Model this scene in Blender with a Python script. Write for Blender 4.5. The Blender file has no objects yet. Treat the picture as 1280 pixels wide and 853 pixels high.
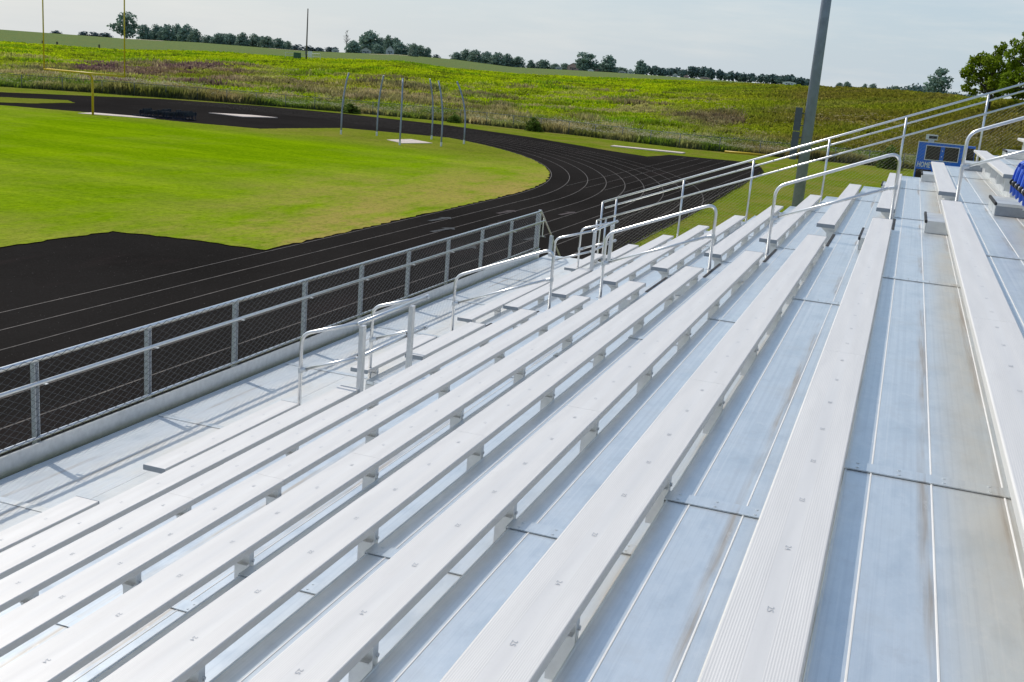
import bpy, math, random
import numpy as np
from mathutils import Vector, Matrix, noise
random.seed(7); rng = np.random.default_rng(7)
R = math.radians
scene = bpy.context.scene
COL = scene.collection
T, RI, W = .7435, .3038, .2391          # row depth, row rise, bench width
ZG = -4.5                               # ground level at the track
YE = 22.25                              # far end of the stand
YN = -8.0                               # near end (behind the camera)
LAST = 4
def dz(i): return i*RI-.43              # tread level of row i
def nx(i): return (i-1)*T+W             # front nose of tread i
ORD = ['', 'first', 'second', 'third', 'fourth', 'fifth', 'sixth', 'seventh', 'eighth', 'ninth', 'tenth', 'eleventh', 'twelfth', 'thirteenth']

# ------------------------------------------------------------------ helpers
class MB:
    def __init__(s): s.v = []; s.f = []; s.m = []; s.c = []
    def add(s, vs, fs, mi=0):
        o = len(s.v); s.v += [tuple(v) for v in vs]
        s.f += [tuple(i+o for i in f) for f in fs]; s.m += [mi]*len(fs)
        return s
    def box(s, x0, x1, y0, y1, z0, z1, mi=0):
        return s.add([(x0,y0,z0),(x1,y0,z0),(x1,y1,z0),(x0,y1,z0),(x0,y0,z1),(x1,y0,z1),(x1,y1,z1),(x0,y1,z1)],
              [(0,3,2,1),(4,5,6,7),(0,1,5,4),(1,2,6,5),(2,3,7,6),(3,0,4,7)], mi)
    def cbox(s, x0, x1, y0, y1, z0, z1, b=.006, mi=0):
        # box with chamfered vertical section edges (in x-z), extruded along y
        pr = [(x0+b,z0),(x1-b,z0),(x1,z0+b),(x1,z1-b),(x1-b,z1),(x0+b,z1),(x0,z1-b),(x0,z0+b)]
        return s.extr(pr, y0, y1, mi)
    def extr(s, pr, y0, y1, mi=0):
        n = len(pr)
        vs = [(x,y0,z) for x,z in pr]+[(x,y1,z) for x,z in pr]
        fs = [tuple(range(n)), tuple(range(2*n-1, n-1, -1))]
        fs += [((i+1)%n, i, n+i, n+(i+1)%n) for i in range(n)]
        return s.add(vs, fs, mi)
    def tube(s, pts, r, n=10, mi=0, caps=True):
        pts = [Vector(p) for p in pts]
        rs = r if isinstance(r, (list, tuple)) else [r]*len(pts)
        vs = []; up = None
        for k, p in enumerate(pts):
            d = (pts[min(k+1, len(pts)-1)]-pts[max(k-1, 0)]).normalized()
            if up is None:
                up = Vector((0,0,1)) if abs(d.z) < .9 else Vector((1,0,0))
            a = d.cross(up).normalized(); b = a.cross(d).normalized(); up = b
            for j in range(n):
                t = 2*math.pi*j/n
                vs.append(p+(a*math.cos(t)+b*math.sin(t))*rs[k])
        fs = []
        for k in range(len(pts)-1):
            for j in range(n):
                fs.append((k*n+j, k*n+(j+1)%n, (k+1)*n+(j+1)%n, (k+1)*n+j))
        if caps:
            fs.append(tuple(range(n-1,-1,-1))); fs.append(tuple(range((len(pts)-1)*n, len(pts)*n)))
        return s.add(vs, fs, mi)
    def poly(s, pts, z=None, mi=0):
        pts = [(p[0],p[1],p[2] if z is None else z) for p in pts]
        return s.add(pts, [tuple(range(len(pts)))], mi)
    def build(s, name, mats, parent=None, origin=None, smooth=False):
        me = bpy.data.meshes.new(name)
        pw = Vector((0,0,0))
        if parent is not None:
            q = parent
            while q is not None: pw += q.location; q = q.parent
        og = Vector(origin) if origin is not None else (pw.copy() if parent is not None else Vector((0,0,0)))
        a = np.array(s.v, dtype=float)-np.array(og)
        me.from_pydata(a.tolist(), [], s.f)
        for m in (mats if isinstance(mats, (list, tuple)) else [mats]): me.materials.append(m)
        if max(s.m, default=0): me.polygons.foreach_set('material_index', s.m)
        if smooth: me.polygons.foreach_set('use_smooth', [True]*len(me.polygons))
        me.update()
        o = bpy.data.objects.new(name, me); COL.objects.link(o)
        if parent is not None: o.parent = parent
        o.location = og-pw
        return o
def tag(o, label=None, cat=None, group=None, kind=None):
    if label: o['label'] = label
    if cat: o['category'] = cat
    if group: o['group'] = group
    if kind: o['kind'] = kind
    return o
def empty(name, loc, label, cat, group=None):
    o = bpy.data.objects.new(name, None); o.empty_display_size = .2
    COL.objects.link(o); o.location = loc
    return tag(o, label, cat, group)

# ------------------------------------------------------------------ materials
def mat(name):
    m = bpy.data.materials.new(name); m.use_nodes = True
    nt = m.node_tree; nt.nodes.clear()
    out = nt.nodes.new('ShaderNodeOutputMaterial'); b = nt.nodes.new('ShaderNodeBsdfPrincipled')
    nt.links.new(b.outputs[0], out.inputs[0])
    return m, nt, b, out
class N:
    def __init__(s, nt): s.nt = nt
    def n(s, t, **k):
        x = s.nt.nodes.new(t)
        for a, v in k.items(): setattr(x, a, v)
        return x
    def l(s, a, b): s.nt.links.new(a, b)
    def val(s, node, i, v):
        if hasattr(v, 'links') or hasattr(v, 'is_linked'): s.l(v, node.inputs[i])
        else: node.inputs[i].default_value = v
    def math(s, op, a, b=0., c=None):
        x = s.n('ShaderNodeMath', operation=op); s.val(x,0,a); s.val(x,1,b)
        if c is not None: s.val(x,2,c)
        return x.outputs[0]
    def obj(s): return s.n('ShaderNodeTexCoord').outputs['Object']
    def geo(s): return s.n('ShaderNodeNewGeometry').outputs['Position']
    def mapv(s, v, sc): 
        x = s.n('ShaderNodeMapping'); s.l(v, x.inputs[0]); x.inputs['Scale'].default_value = sc; return x.outputs[0]
    def noise(s, v, scale, detail=4, rough=.55):
        x = s.n('ShaderNodeTexNoise'); s.l(v, x.inputs['Vector']); x.inputs['Scale'].default_value = scale
        x.inputs['Detail'].default_value = detail; x.inputs['Roughness'].default_value = rough; return x.outputs['Fac']
    def ramp(s, f, *st):
        x = s.n('ShaderNodeValToRGB'); s.l(f, x.inputs[0]); e = x.color_ramp.elements
        while len(e) < len(st): e.new(.5)
        for k, (p, c) in enumerate(st):
            e[k].position = p; e[k].color = (*(c if isinstance(c, tuple) else (c,c,c)), 1)
        return x.outputs[0]
    def mix(s, f, a, b, bt='MIX'):
        x = s.n('ShaderNodeMix', data_type='RGBA', blend_type=bt); s.val(x,0,f)
        for i, v in ((6,a),(7,b)):
            if isinstance(v, tuple): x.inputs[i].default_value = (*v,1)
            else: s.l(v, x.inputs[i])
        return x.outputs[2]
    def sep(s, v):
        x = s.n('ShaderNodeSeparateXYZ'); s.l(v, x.inputs[0]); return x.outputs
    def bump(s, h, st, d, b):
        x = s.n('ShaderNodeBump'); s.l(h, x.inputs['Height']); x.inputs['Strength'].default_value = st
        x.inputs['Distance'].default_value = d; s.l(x.outputs[0], b.inputs['Normal']); return x
def simple(name, col, rough=.5, metal=0., var=.12, scale=6., bump=0.):
    m, nt, b, out = mat(name); k = N(nt)
    f = k.noise(k.obj(), scale, 5)
    c = k.ramp(f, (.25, tuple(x*(1-var) for x in col)), (.75, tuple(min(1,x*(1+var)) for x in col)))
    k.l(c, b.inputs['Base Color']); b.inputs['Roughness'].default_value = rough; b.inputs['Metallic'].default_value = metal
    if bump: k.bump(f, bump, .01, b)
    return m
M = {}
def bench_mat():
    m, nt, b, out = mat('anodised_bench'); k = N(nt); o = k.obj(); x, y, z = k.sep(o)
    f = k.noise(k.mapv(o, (6,.35,6)), 2.2, 5)
    g = k.noise(o, 38, 3)
    rib = k.math('SINE', k.math('MULTIPLY', x, 2*math.pi/.0078))
    dist = k.math('ABSOLUTE', k.math('SUBTRACT', x, W/2))
    msk = k.math('GREATER_THAN', dist, .028)
    h = k.math('MULTIPLY', rib, msk)
    c = k.ramp(f, (.3, (.655,.632,.608)), (.7, (.722,.700,.674)))
    c = k.mix(k.math('MULTIPLY', k.math('SUBTRACT', 1., msk), .10), c, (.60,.63,.67))
    c = k.mix(k.math('MULTIPLY', k.math('MULTIPLY', k.math('LESS_THAN', rib, -.35), msk), .12), c, (.45,.47,.5))
    c = k.mix(k.ramp(k.noise(k.mapv(o, (3,.5,3)), 3.1, 6, .7), (.55, 0.), (.75, .22)), c, (.52,.50,.47))
    c = k.mix(k.ramp(k.noise(k.mapv(o, (60,.9,3)), 1., 4, .6), (.58, 0.), (.72, .18)), c, (.80,.79,.77))
    sp = k.ramp(g, (.66, 0.), (.76, .28))
    c = k.mix(sp, c, (.55,.53,.5))
    k.l(c, b.inputs['Base Color']); b.inputs['Metallic'].default_value = .22
    k.l(k.math('ADD', k.math('MULTIPLY', f, .2), .40), b.inputs['Roughness'])
    k.bump(h, .25, .0008, b)
    return m
def deck_mat(nm='mill_aluminium_deck', metal=.68, dim=1.):
    m, nt, b, out = mat(nm); k = N(nt); o = k.obj(); x, y, z = k.sep(o)
    f = k.noise(k.mapv(o, (2.2,.9,2)), 2.6, 7, .62)
    fine = k.noise(k.mapv(o, (240,1.4,10)), 1., 2)
    sm = k.noise(k.mapv(o, (9,3.,9)), 3., 6, .7)
    c = k.ramp(f, (.28, (.60,.655,.69)), (.52, (.73,.775,.80)), (.78, (.65,.695,.72)))
    # stains drawn out along the plank joints
    def streak(x0, wd):
        d = k.math('ABSOLUTE', k.math('SUBTRACT', x, x0))
        a = k.math('SUBTRACT', 1., k.math('DIVIDE', d, wd)); a = k.math('MAXIMUM', a, 0.)
        n = k.ramp(k.noise(k.mapv(o, (5,.30,1)), 1.1, 4, .6), (.47, 0.), (.60, 1.))
        q = k.ramp(k.noise(k.mapv(o, (60,1.2,1)), 1., 3), (.35, .35), (.65, 1.))
        return k.math('MULTIPLY', k.math('MULTIPLY', a, n), q)
    st = k.math('ADD', streak(.322, .042), k.math('MULTIPLY', streak(.612, .035), .8))
    st = k.math('MINIMUM', k.math('MULTIPLY', st, .9), .62)
    line = k.noise(k.mapv(o, (46,.22,1)), 1., 4, .65)
    c = k.mix(k.ramp(line, (.36, .30), (.5, 0.)), c, (.52,.56,.60))
    c = k.mix(k.ramp(line, (.56, 0.), (.7, .35)), c, (.92,.92,.91))
    blot = k.noise(k.mapv(o, (1,.6,1)), 7., 5, .75)
    c = k.mix(k.ramp(blot, (.56, 0.), (.68, .30)), c, (.90,.90,.88))
    c = k.mix(k.ramp(blot, (.33, .25), (.44, 0.)), c, (.55,.56,.57))
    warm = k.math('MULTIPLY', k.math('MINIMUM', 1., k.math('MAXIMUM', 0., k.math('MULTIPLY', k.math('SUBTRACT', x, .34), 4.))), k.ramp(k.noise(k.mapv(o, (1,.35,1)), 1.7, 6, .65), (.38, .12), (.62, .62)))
    c = k.mix(warm, c, (.80,.72,.60))  # warm reflection of the sunlit bench front, painted into the tread colour
    if dim < 1: c = k.mix(1., c, (dim*1.0,dim*1.0,dim*1.0), 'MULTIPLY')
    c = k.mix(st, c, (.26,.18,.11))
    scuff = k.ramp(sm, (.60, 0.), (.78, .5))
    c = k.mix(scuff, c, (.88,.88,.86))
    drt = k.ramp(k.noise(o, 1.3, 6, .7), (.55, 0.), (.75, .28))
    c = k.mix(drt, c, (.55,.50,.43))
    k.l(c, b.inputs['Base Color']); b.inputs['Metallic'].default_value = metal
    rr = k.math('ADD', k.math('MULTIPLY', f, .20), .24)
    k.l(k.math('ADD', rr, k.math('MULTIPLY', st, .3)), b.inputs['Roughness'])
    h = k.math('ADD', k.math('MULTIPLY', fine, .6), k.math('MULTIPLY', sm, .5))
    k.bump(h, .18, .003, b)
    return m
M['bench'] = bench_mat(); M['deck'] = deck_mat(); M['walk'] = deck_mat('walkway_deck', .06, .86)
M['rib'] = simple('glint_plank_rib', (.78,.765,.74), .38, .1, .05, 8)  # pale tone puts the sun highlight of the plank ridges into their colour
M['alu'] = simple('extruded_aluminium', (.70,.71,.72), .42, .75, .10, 14, .05)
M['pipe'] = simple('aluminium_pipe', (.74,.745,.75), .30, .9, .07, 20)
M['galv'] = simple('galvanised_steel', (.66,.68,.70), .45, .5, .16, 30)
M['wire'] = simple('chain_link_wire', (.085,.088,.092), .55, .4, .2, 30)
M['wire2'] = simple('railing_mesh_wire', (.24,.24,.21), .5, .4, .2, 30)
M['riser'] = simple('riser_aluminium', (.66,.67,.67), .45, .7, .14, 5, .05)
M['steelpole'] = simple('galvanised_pole', (.28,.315,.43), .6, .1, .18, 3.5)
M['cap'] = simple('bench_end_cap', (.30,.33,.37), .5, .5, .1, 20)
M['dark'] = simple('black_grit_strip', (.025,.025,.027), .8, 0, .3, 60)
M['ink'] = simple('seat_number_ink', (.42,.44,.47), .7, 0, .35, 90)
M['gap'] = simple('joint_shadow_line', (.13,.13,.14), .7, 0, .2, 30)
M['blue'] = simple('blue_plastic', (.025,.10,.58), .38, 0, .12, 12)
M['bluepaint'] = simple('blue_scoreboard_paint', (.012,.15,.72), .45, 0, .12, 6)
M['black'] = simple('black_plastic', (.012,.012,.013), .45, 0, .25, 20)
M['screen'] = simple('display_face', (.020,.013,.011), .35, 0, .3, 25)
M['white'] = simple('white_paint', (.78,.79,.78), .5, 0, .06, 8)
M['yellow'] = simple('yellow_paint', (.62,.42,.015), .45, 0, .10, 5)
M['greybox'] = simple('grey_cabinet', (.10,.115,.135), .5, .2, .1, 6)
M['concrete'] = simple('pale_concrete', (.56,.47,.41), .85, 0, .16, 1.3, .1)
M['greenbox'] = simple('green_cabinet', (.03,.10,.05), .6, 0, .1, 4)
M['bark'] = simple('bark', (.075,.058,.042), .9, 0, .3, 9, .3)
M['deadwood'] = simple('dead_wood', (.36,.33,.31), .9, 0, .2, 4)
M['wood'] = simple('weathered_pole_wood', (.10,.085,.075), .85, 0, .25, 6)
M['house'] = simple('pale_siding', (.52,.53,.54), .7, 0, .08, 2)
M['barnred'] = simple('pinkish_siding', (.50,.33,.30), .7, 0, .08, 2)
M['roof'] = simple('shingle_roof', (.16,.17,.19), .8, 0, .2, 2)
M['roofwhite'] = simple('white_metal_roof', (.75,.76,.78), .5, 0, .06, 1)
M['glass'] = simple('window_glass', (.04,.05,.06), .15, 0, .2, 1)
M['navy'] = simple('navy_hurdle_paint', (.006,.014,.036), .85, 0, .3, 8)
M['hboard'] = simple('dull_hurdle_board', (.03,.035,.04), .85, 0, .4, 8)
M['carpaint'] = simple('dark_car_paint', (.01,.022,.03), .25, .2, .1, 2)
M['rubber'] = simple('rubber', (.015,.015,.016), .8, 0, .2, 12)
M['dirt'] = simple('dry_sand', (.62,.50,.38), .95, 0, .15, .5)

def asphalt_mat():
    m, nt, b, out = mat('black_track_surface'); k = N(nt); o = k.geo()
    a = k.noise(o, .16, 6, .6); g = k.noise(o, 24, 3, .7); v = k.noise(k.mapv(o, (1,.25,1)), .6, 5)
    c = k.ramp(a, (.3, (.0135,.0122,.0112)), (.7, (.0225,.0202,.0188)))
    c = k.mix(k.ramp(g, (.45, 0.), (.72, .75)), c, (.028,.026,.025))
    c = k.mix(k.ramp(v, (.60, 0.), (.74, .38)), c, (.033,.025,.024))
    c = k.mix(k.ramp(k.noise(o, 17, 2, .5), (.735, 0.), (.76, .55)), c, (.22,.21,.20))
    k.l(c, b.inputs['Base Color']); b.inputs['Roughness'].default_value = .9
    b.inputs['Specular IOR Level'].default_value = .0
    k.bump(g, .5, .02, b); return m
M['asphalt'] = asphalt_mat()
def line_mat():
    m, nt, b, out = mat('worn_lane_paint'); k = N(nt); o = k.geo()
    f = k.noise(o, 2.4, 6, .7)
    c = k.ramp(f, (.30, (.025,.022,.02)), (.5, (.085,.073,.063)), (.75, (.17,.145,.125)))
    k.l(c, b.inputs['Base Color']); b.inputs['Roughness'].default_value = .85; return m
M['line'] = line_mat()
def grass_mat(name, c1, c2, c3, dry):
    m, nt, b, out = mat(name); k = N(nt); o = k.geo()
    big = k.noise(o, .075, 5, .6); mid = k.noise(k.mapv(o, (.35,1.3,1)), .55, 6, .65); fine = k.noise(o, 12, 4, .75)
    x, y, z = k.sep(o)
    stripe = k.math('SINE', k.math('ADD', k.math('MULTIPLY', y, .95), k.math('MULTIPLY', k.noise(o, .12, 3), 5.)))
    c = k.ramp(mid, (.28, c1), (.5, c2), (.75, c3))
    c = k.mix(k.math('MULTIPLY', k.math('ADD', stripe, 1.), .27), c, c1)
    if dry is not None:
        # worn, drier turf towards the rim of the field
        rim = k.math('SUBTRACT', k.math('MULTIPLY', k.math('ADD', x, 28.5), .085), 0.)
        rim = k.math('MINIMUM', k.math('MAXIMUM', rim, 0.), 1.)
        far = k.math('MINIMUM', k.math('MAXIMUM', k.math('MULTIPLY', k.math('SUBTRACT', y, 62.), .12), 0.), 1.)
        c = k.mix(k.math('MULTIPLY', far, .8), c, (.135,.150,.018))
        f2 = k.math('ADD', k.math('MULTIPLY', k.math('MAXIMUM', rim, k.math('MULTIPLY', far, .15)), .85), k.math('MULTIPLY', k.ramp(big, (.42, 0.), (.65, 1.)), .30))
        f3 = k.math('MULTIPLY', f2, k.ramp(k.noise(k.mapv(o, (.8,.35,1)), .6, 5, .7), (.34, .12), (.56, 1.)))
        c = k.mix(f3, c, dry)
    m2 = k.noise(k.mapv(o, (1.5,.8,1)), 3.4, 5, .78)
    c = k.mix(k.ramp(m2, (.36, .48), (.50, 0.)), c, tuple(v*.6 for v in c1))
    c = k.mix(k.ramp(m2, (.53, 0.), (.68, .6)), c, c3)
    c = k.mix(k.ramp(fine, (.32, .42), (.5, 0.)), c, tuple(v*.45 for v in c1))
    c = k.mix(k.ramp(fine, (.58, 0.), (.8, .35)), c, tuple(min(1,v*1.5) for v in c3))
    k.l(c, b.inputs['Base Color']); b.inputs['Roughness'].default_value = .95; b.inputs['Specular IOR Level'].default_value = .0
    k.bump(fine, .7, .06, b); return m
M['infield'] = grass_mat('mown_turf', (.122,.222,.002), (.182,.300,.002), (.262,.370,.006), (.370,.275,.085))
M['island'] = grass_mat('verge_turf', (.14,.19,.010), (.19,.25,.012), (.23,.28,.02), (.24,.22,.06))
def ground_mat():
    m, nt, b, out = mat('field_ground'); k = N(nt); o = k.geo()
    at = k.n('ShaderNodeAttribute', attribute_name='tint').outputs['Color']
    n1 = k.noise(o, .5, 7, .7); n2 = k.noise(k.mapv(o, (1,1,3)), 3.5, 5, .7)
    c = k.mix(k.ramp(n1, (.30, .30), (.55, 0.)), at, (.04,.055,.010), 'MIX')
    c = k.mix(k.ramp(k.noise(o, 7, 4, .75), (.35, .6), (.52, 0.)), c, (.045,.06,.008))
    c = k.mix(k.ramp(n2, (.5, 0.), (.8, .30)), c, (.27,.30,.08))
    c = k.mix(k.ramp(k.noise(o, .33, 6, .7), (.46, 0.), (.62, .6)), c, (.23,.19,.05))
    k.l(c, b.inputs['Base Color']); b.inputs['Roughness'].default_value = .92; b.inputs['Specular IOR Level'].default_value = .0
    k.bump(n2, .6, .2, b); return m
M['ground'] = ground_mat()
def leafy(name, base=None, att=False, trans=.25, var=.5):
    m, nt, b, out = mat(name); k = N(nt)
    if att: c = k.n('ShaderNodeAttribute', attribute_name='tint').outputs['Color']
    else:
        f = k.noise(k.geo(), .9, 4, .6)
        oi = k.n('ShaderNodeObjectInfo').outputs['Random']
        c = k.ramp(f, (.3, tuple(v*(1-var) for v in base)), (.7, tuple(v*(1+var) for v in base)))
        c = k.mix(k.math('MULTIPLY', oi, .22), c, (base[0]*1.5, base[1]*1.15, base[2]*.9))
    k.l(c, b.inputs['Base Color']); b.inputs['Roughness'].default_value = .8; b.inputs['Specular IOR Level'].default_value = .08
    t = k.n('ShaderNodeBsdfTranslucent'); k.l(c, t.inputs[0])
    x = k.n('ShaderNodeMixShader'); x.inputs[0].default_value = trans
    k.l(b.outputs[0], x.inputs[1]); k.l(t.outputs[0], x.inputs[2]); k.l(x.outputs[0], out.inputs[0]); return m
M['weed'] = leafy('meadow_weeds', att=True, trans=.48)
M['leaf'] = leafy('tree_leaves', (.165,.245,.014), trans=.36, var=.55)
M['farleaf'] = leafy('distant_leaves', (.19,.275,.225), trans=.2, var=.45)  # distance haze put into the leaf colour, paler and bluer
M['haze'] = leafy('hazy_distant_leaves', (.115,.165,.185), trans=.1, var=.22)  # aerial haze mixed into the base colour
M['wood_far'] = leafy('far_woodland_leaves', (.125,.19,.18), trans=.1, var=.35)  # bluish veil of far-off air painted into these leaves
M['bushleaf'] = leafy('bush_leaves', (.085,.14,.022), trans=.35, var=.5)
def mesh_alpha(name, dens, cell):
    m, nt, b, out = mat(name); k = N(nt); o = k.obj(); x, y, z = k.sep(o)
    u = k.math('ADD', x, y)
    a = k.math('ABSOLUTE', k.math('SUBTRACT', k.math('FRACT', k.math('DIVIDE', k.math('ADD', u, z), cell)), .5))
    c = k.math('ABSOLUTE', k.math('SUBTRACT', k.math('FRACT', k.math('DIVIDE', k.math('SUBTRACT', u, z), cell)), .5))
    w = k.math('LESS_THAN', k.math('MINIMUM', a, c), dens)
    b.inputs['Base Color'].default_value = (.07,.085,.08,1); b.inputs['Roughness'].default_value = .6
    t = k.n('ShaderNodeBsdfTransparent'); s = k.n('ShaderNodeMixShader'); k.l(w, s.inputs[0])
    k.l(t.outputs[0], s.inputs[1]); k.l(b.outputs[0], s.inputs[2]); k.l(s.outputs[0], out.inputs[0]); return m
M['farmesh'] = mesh_alpha('dark_chain_link', .035, .11)

# ------------------------------------------------------------------ terrain
C0 = (.285, -2.944)
FENCE = [(-140,40),(-104,74),(-92,84),(-85.5,88.6),(-79.5,93.4),(-71.5,98.6),(-57,104.2),(-44.5,106.6),(-32,104.8),(-20,101.2),(-9,103.0),(3,105.5),(30,110),(90,116)]
FAR = 1.8
def polar(x, y): return math.degrees(math.atan2(x-C0[0], y-C0[1])), math.hypot(x-C0[0], y-C0[1])
def at(az, d): a = R(az); return C0[0]+d*math.sin(a), C0[1]+d*math.cos(a)
_fx = []
for (x0,y0),(x1,y1) in zip(FENCE, FENCE[1:]):
    for k in range(20):
        _fx.append(polar(x0+(x1-x0)*k/20, y0+(y1-y0)*k/20))
_fx.sort(); _fa = np.array([a for a,_ in _fx]); _fd = np.array([d for _,d in _fx])
#        bearing, meadow top distance, height, ridge distance, height
TB = np.array([(-70,300,-2.6,650,-.4),(-43.98,300,-2.2,650,-.2),(-38.8,300,-1.8,650,.4),(-35.2,300,-.6,650,1.6),(-30.1,300,-.2,600,1.8),(-25.5,280,1.0,550,3.8),
 (-22.65,290,.3,650,4.0),(-19.8,300,.2,700,2.6),(-14.95,300,1.1,700,4.4),(-11.3,280,2.0,600,4.3),(-7.4,250,2.5,600,4.6),(-3.55,230,3.1,600,5.6),
 (.16,200,3.1,600,5.8),(1.96,180,2.8,500,4.6),(4.74,150,2.6,500,4.3),(15,150,2.6,500,4.0),(60,160,2.5,500,4.0)])
def terr(x, y):
    az, d = polar(x, y)
    rf = np.interp(az, _fa, _fd, left=150, right=110)
    if d <= rf+3 or az < -100 or az > 100: return ZG
    Dm, zm, Ds, zs = (np.interp(az, TB[:,0], TB[:,j]) for j in (1,2,3,4))
    Ds *= FAR; zs = 1.41+(zs-1.41)*FAR
    if d < Dm:
        t = (d-rf-3)/(Dm-rf-3); e = 1.35*t-.35*t*t
        e = e*min(1, t*8+.2)
        z = ZG+(zm-ZG)*e
    elif d < Ds: z = zm+(zs-zm)*(d-Dm)/(Ds-Dm)
    else: z = 1.41+(zs-1.41)*(d/Ds)*.985-.02
    return z
def pn(x, y, s, o=0): return noise.noise(Vector((x*s+o, y*s-o, o*.7)))
def lerp(a, b, t): t = max(0, min(1, t)); return tuple(p+(q-p)*t for p, q in zip(a, b))
GREEN=(.250,.330,.006); LIME=(.340,.410,.006); OLIVE=(.165,.155,.018); BROWN=(.175,.125,.050); PURPLE=(.135,.080,.080); TAN=(.36,.29,.15); SOY=(.120,.190,.085); DKGREEN=(.10,.15,.014); VERGE=(.155,.205,.012)
def meadow(x, y):
    """colour of the rough field at a point, and how tall its growth is"""
    az, d = polar(x, y); rf = np.interp(az, _fa, _fd, left=150, right=110); Dm = np.interp(az, TB[:,0], TB[:,1])
    if d < rf-.2: return VERGE, .03
    
    u = (d-rf)/(Dm-rf); n1 = pn(x,y,.045,3); n2 = pn(x,y,.11,9); n3 = pn(x,y,.35,5)
    if u > 1.0+.03*n1:
        t = .5+.5*n2
        c = lerp(SOY, (.145,.212,.085), t)
        return c, .0
    c = lerp(GREEN, LIME, .5+n1*1.2)
    h = .55
    n4 = pn(x,y,.075,17); n5 = pn(x,y,.16,23)
    sh = max(0, min(1, (n4+.35*n5-.22)*6)); c = lerp(c, (.16,.27,.008), sh*.85); h += .45*sh
    dk = max(0, min(1, (n5-.35*n4-.24)*6)); c = lerp(c, (.12,.15,.012), dk*.7); h += .2*dk
    tn = max(0, min(1, (pn(x,y,.10,41)+.4*n3-.25)*5))*max(0, min(1, 1.25-u*1.6)); c = lerp(c, TAN, tn*.75)
    right = max(0, min(1, (az+12)/7))
    c = lerp(c, OLIVE, right*(.80+.5*n1)); c = lerp(c, BROWN, right*max(0, n2+.1)*.8)
    # brown and purple weed bank
    q = (.62-.5*abs(u-.16)*6) + n1*1.1 + n2*.4
    if az < -8 and u < .55:
        bank = .75*max(0, min(1, (n1*1.5+n2*1.1+n3*.5+.36-abs(u-.18)*2.6)*1.5))
        if az < -30: bank = max(bank*max(0,min(1,(az+46)/4)), 1.0*max(0, min(1, 1.5-abs(u-.30-.012*(az+36))*9+n2*2.2+n3*.6))*max(0, min(1, (az+42.2)/1.6))*max(0, min(1, (-30.5-az)/3)))
        pc = lerp(BROWN, PURPLE, .5+n2*1.5)
        pc = lerp(pc, TAN, max(0, n3*1.6)*.8)
        c = lerp(c, pc, bank); h += .5*bank
    if u < .10:
        e = lerp(DKGREEN, BROWN, .35+n2*1.3); e = lerp(e, TAN, max(0, n3)*1.1)
        e = tuple(v*1.35 for v in e); c = lerp(e, c, (u-.05)/.06+n2*.5); h += .12
    return c, h+.25*n3
def tint(me, cols):
    a = me.color_attributes.new('tint', 'FLOAT_COLOR', 'POINT')
    a.data.foreach_set('color', np.array([(*c,1.) for c in cols], dtype=np.float32).ravel())
def ground():
    azs = list(np.arange(-180,-60,15))+list(np.arange(-60,-47,2))+list(np.arange(-47,8,.3))+list(np.arange(8,60,3))+list(np.arange(60,180,15))
    rs = [0,20,45,70]; r = 80
    while r < 5200: rs.append(r); r *= 1.014 if r < 340 else (1.03 if r < 1500 else 1.12)
    vs = []; cs = []; fs = []; n = len(azs)
    for r in rs:
        for a in azs:
            x, y = at(a, r); vs.append((x,y,terr(x,y) if r>60 else ZG)); cs.append(meadow(x,y)[0])
    for i in range(len(rs)-1):
        for j in range(n):
            k = (j+1)%n; fs.append((i*n+j, (i+1)*n+j, (i+1)*n+k, i*n+k))
    mb = MB(); mb.v = vs; mb.f = [tuple(reversed(f)) for f in fs]; mb.m = [0]*len(fs)
    o = mb.build('ground', M['ground'], smooth=True); tint(o.data, cs)
    tag(o, kind='structure')
ground()
def jitter(pts, step=1.0, amp=.10, seed=1):
    out = []; rr = random.Random(seed)
    for k in range(len(pts)):
        a = Vector(pts[k]).to_2d(); b = Vector(pts[(k+1)%len(pts)]).to_2d(); L = (b-a).length
        n = max(1, min(70, int(L/step)))
        d = (b-a)/max(L,1e-6); nr = Vector((-d.y, d.x))
        for q in range(n):
            p = a+(b-a)*(q/n)+nr*(rr.uniform(-amp,amp) if q else 0); out.append((p.x,p.y))
    return out
def arc(cx, cy, r, a0, a1, n):
    return [(cx+r*math.cos(R(a0+(a1-a0)*k/n)), cy+r*math.sin(R(a0+(a1-a0)*k/n))) for k in range(n+1)]
AC = (-60.9, 46.6); AR = 43.5
track_pts = [(-8.75,-70),(-8.75,50.9),(-9.5,81),(-11.2,90),(-13,90.4),(-18.4,89.5),(-19.2,84.6),(-22.7,86.6),(-32.4,94.0),(-42.8,99.3),(-55.2,101.0),(-64.2,99.6),(-72.7,94.2),(-79,80),(-92,60),(-102,30),(-104,-70)]
trk = MB().poly(jitter(track_pts, 2., .06, 4), ZG+.02).build('track', M['asphalt']); tag(trk, kind='structure')
infield_pts = [(-17.4,25.6),(-17.4,36)]+arc(*AC, AR, 0, 53.7, 26)+[(-39,81.0),(-43.9,79.9),(-45.3,72.5),(-45.6,69.9),(-51,68.5),(-59,67.7),(-66,65.3),(-80,58),(-95,40),(-95,-70),(-22.75,-70),(-22.7,21),(-22.5,25.0),(-20.2,25.45)]
tag(MB().poly(jitter(infield_pts, .28, .085, 5), ZG+.045).build('infield', M['infield']), kind='structure')
isl = [(-110,38),(-73.61,73.39),(-70.54,78.11),(-67.9,76.0),(-67.4,70),(-72,61.5),(-100,34)]
tag(MB().poly(jitter(isl, .8, .15, 6), ZG+.04).build('grass_island', M['island']), kind='structure')
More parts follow.
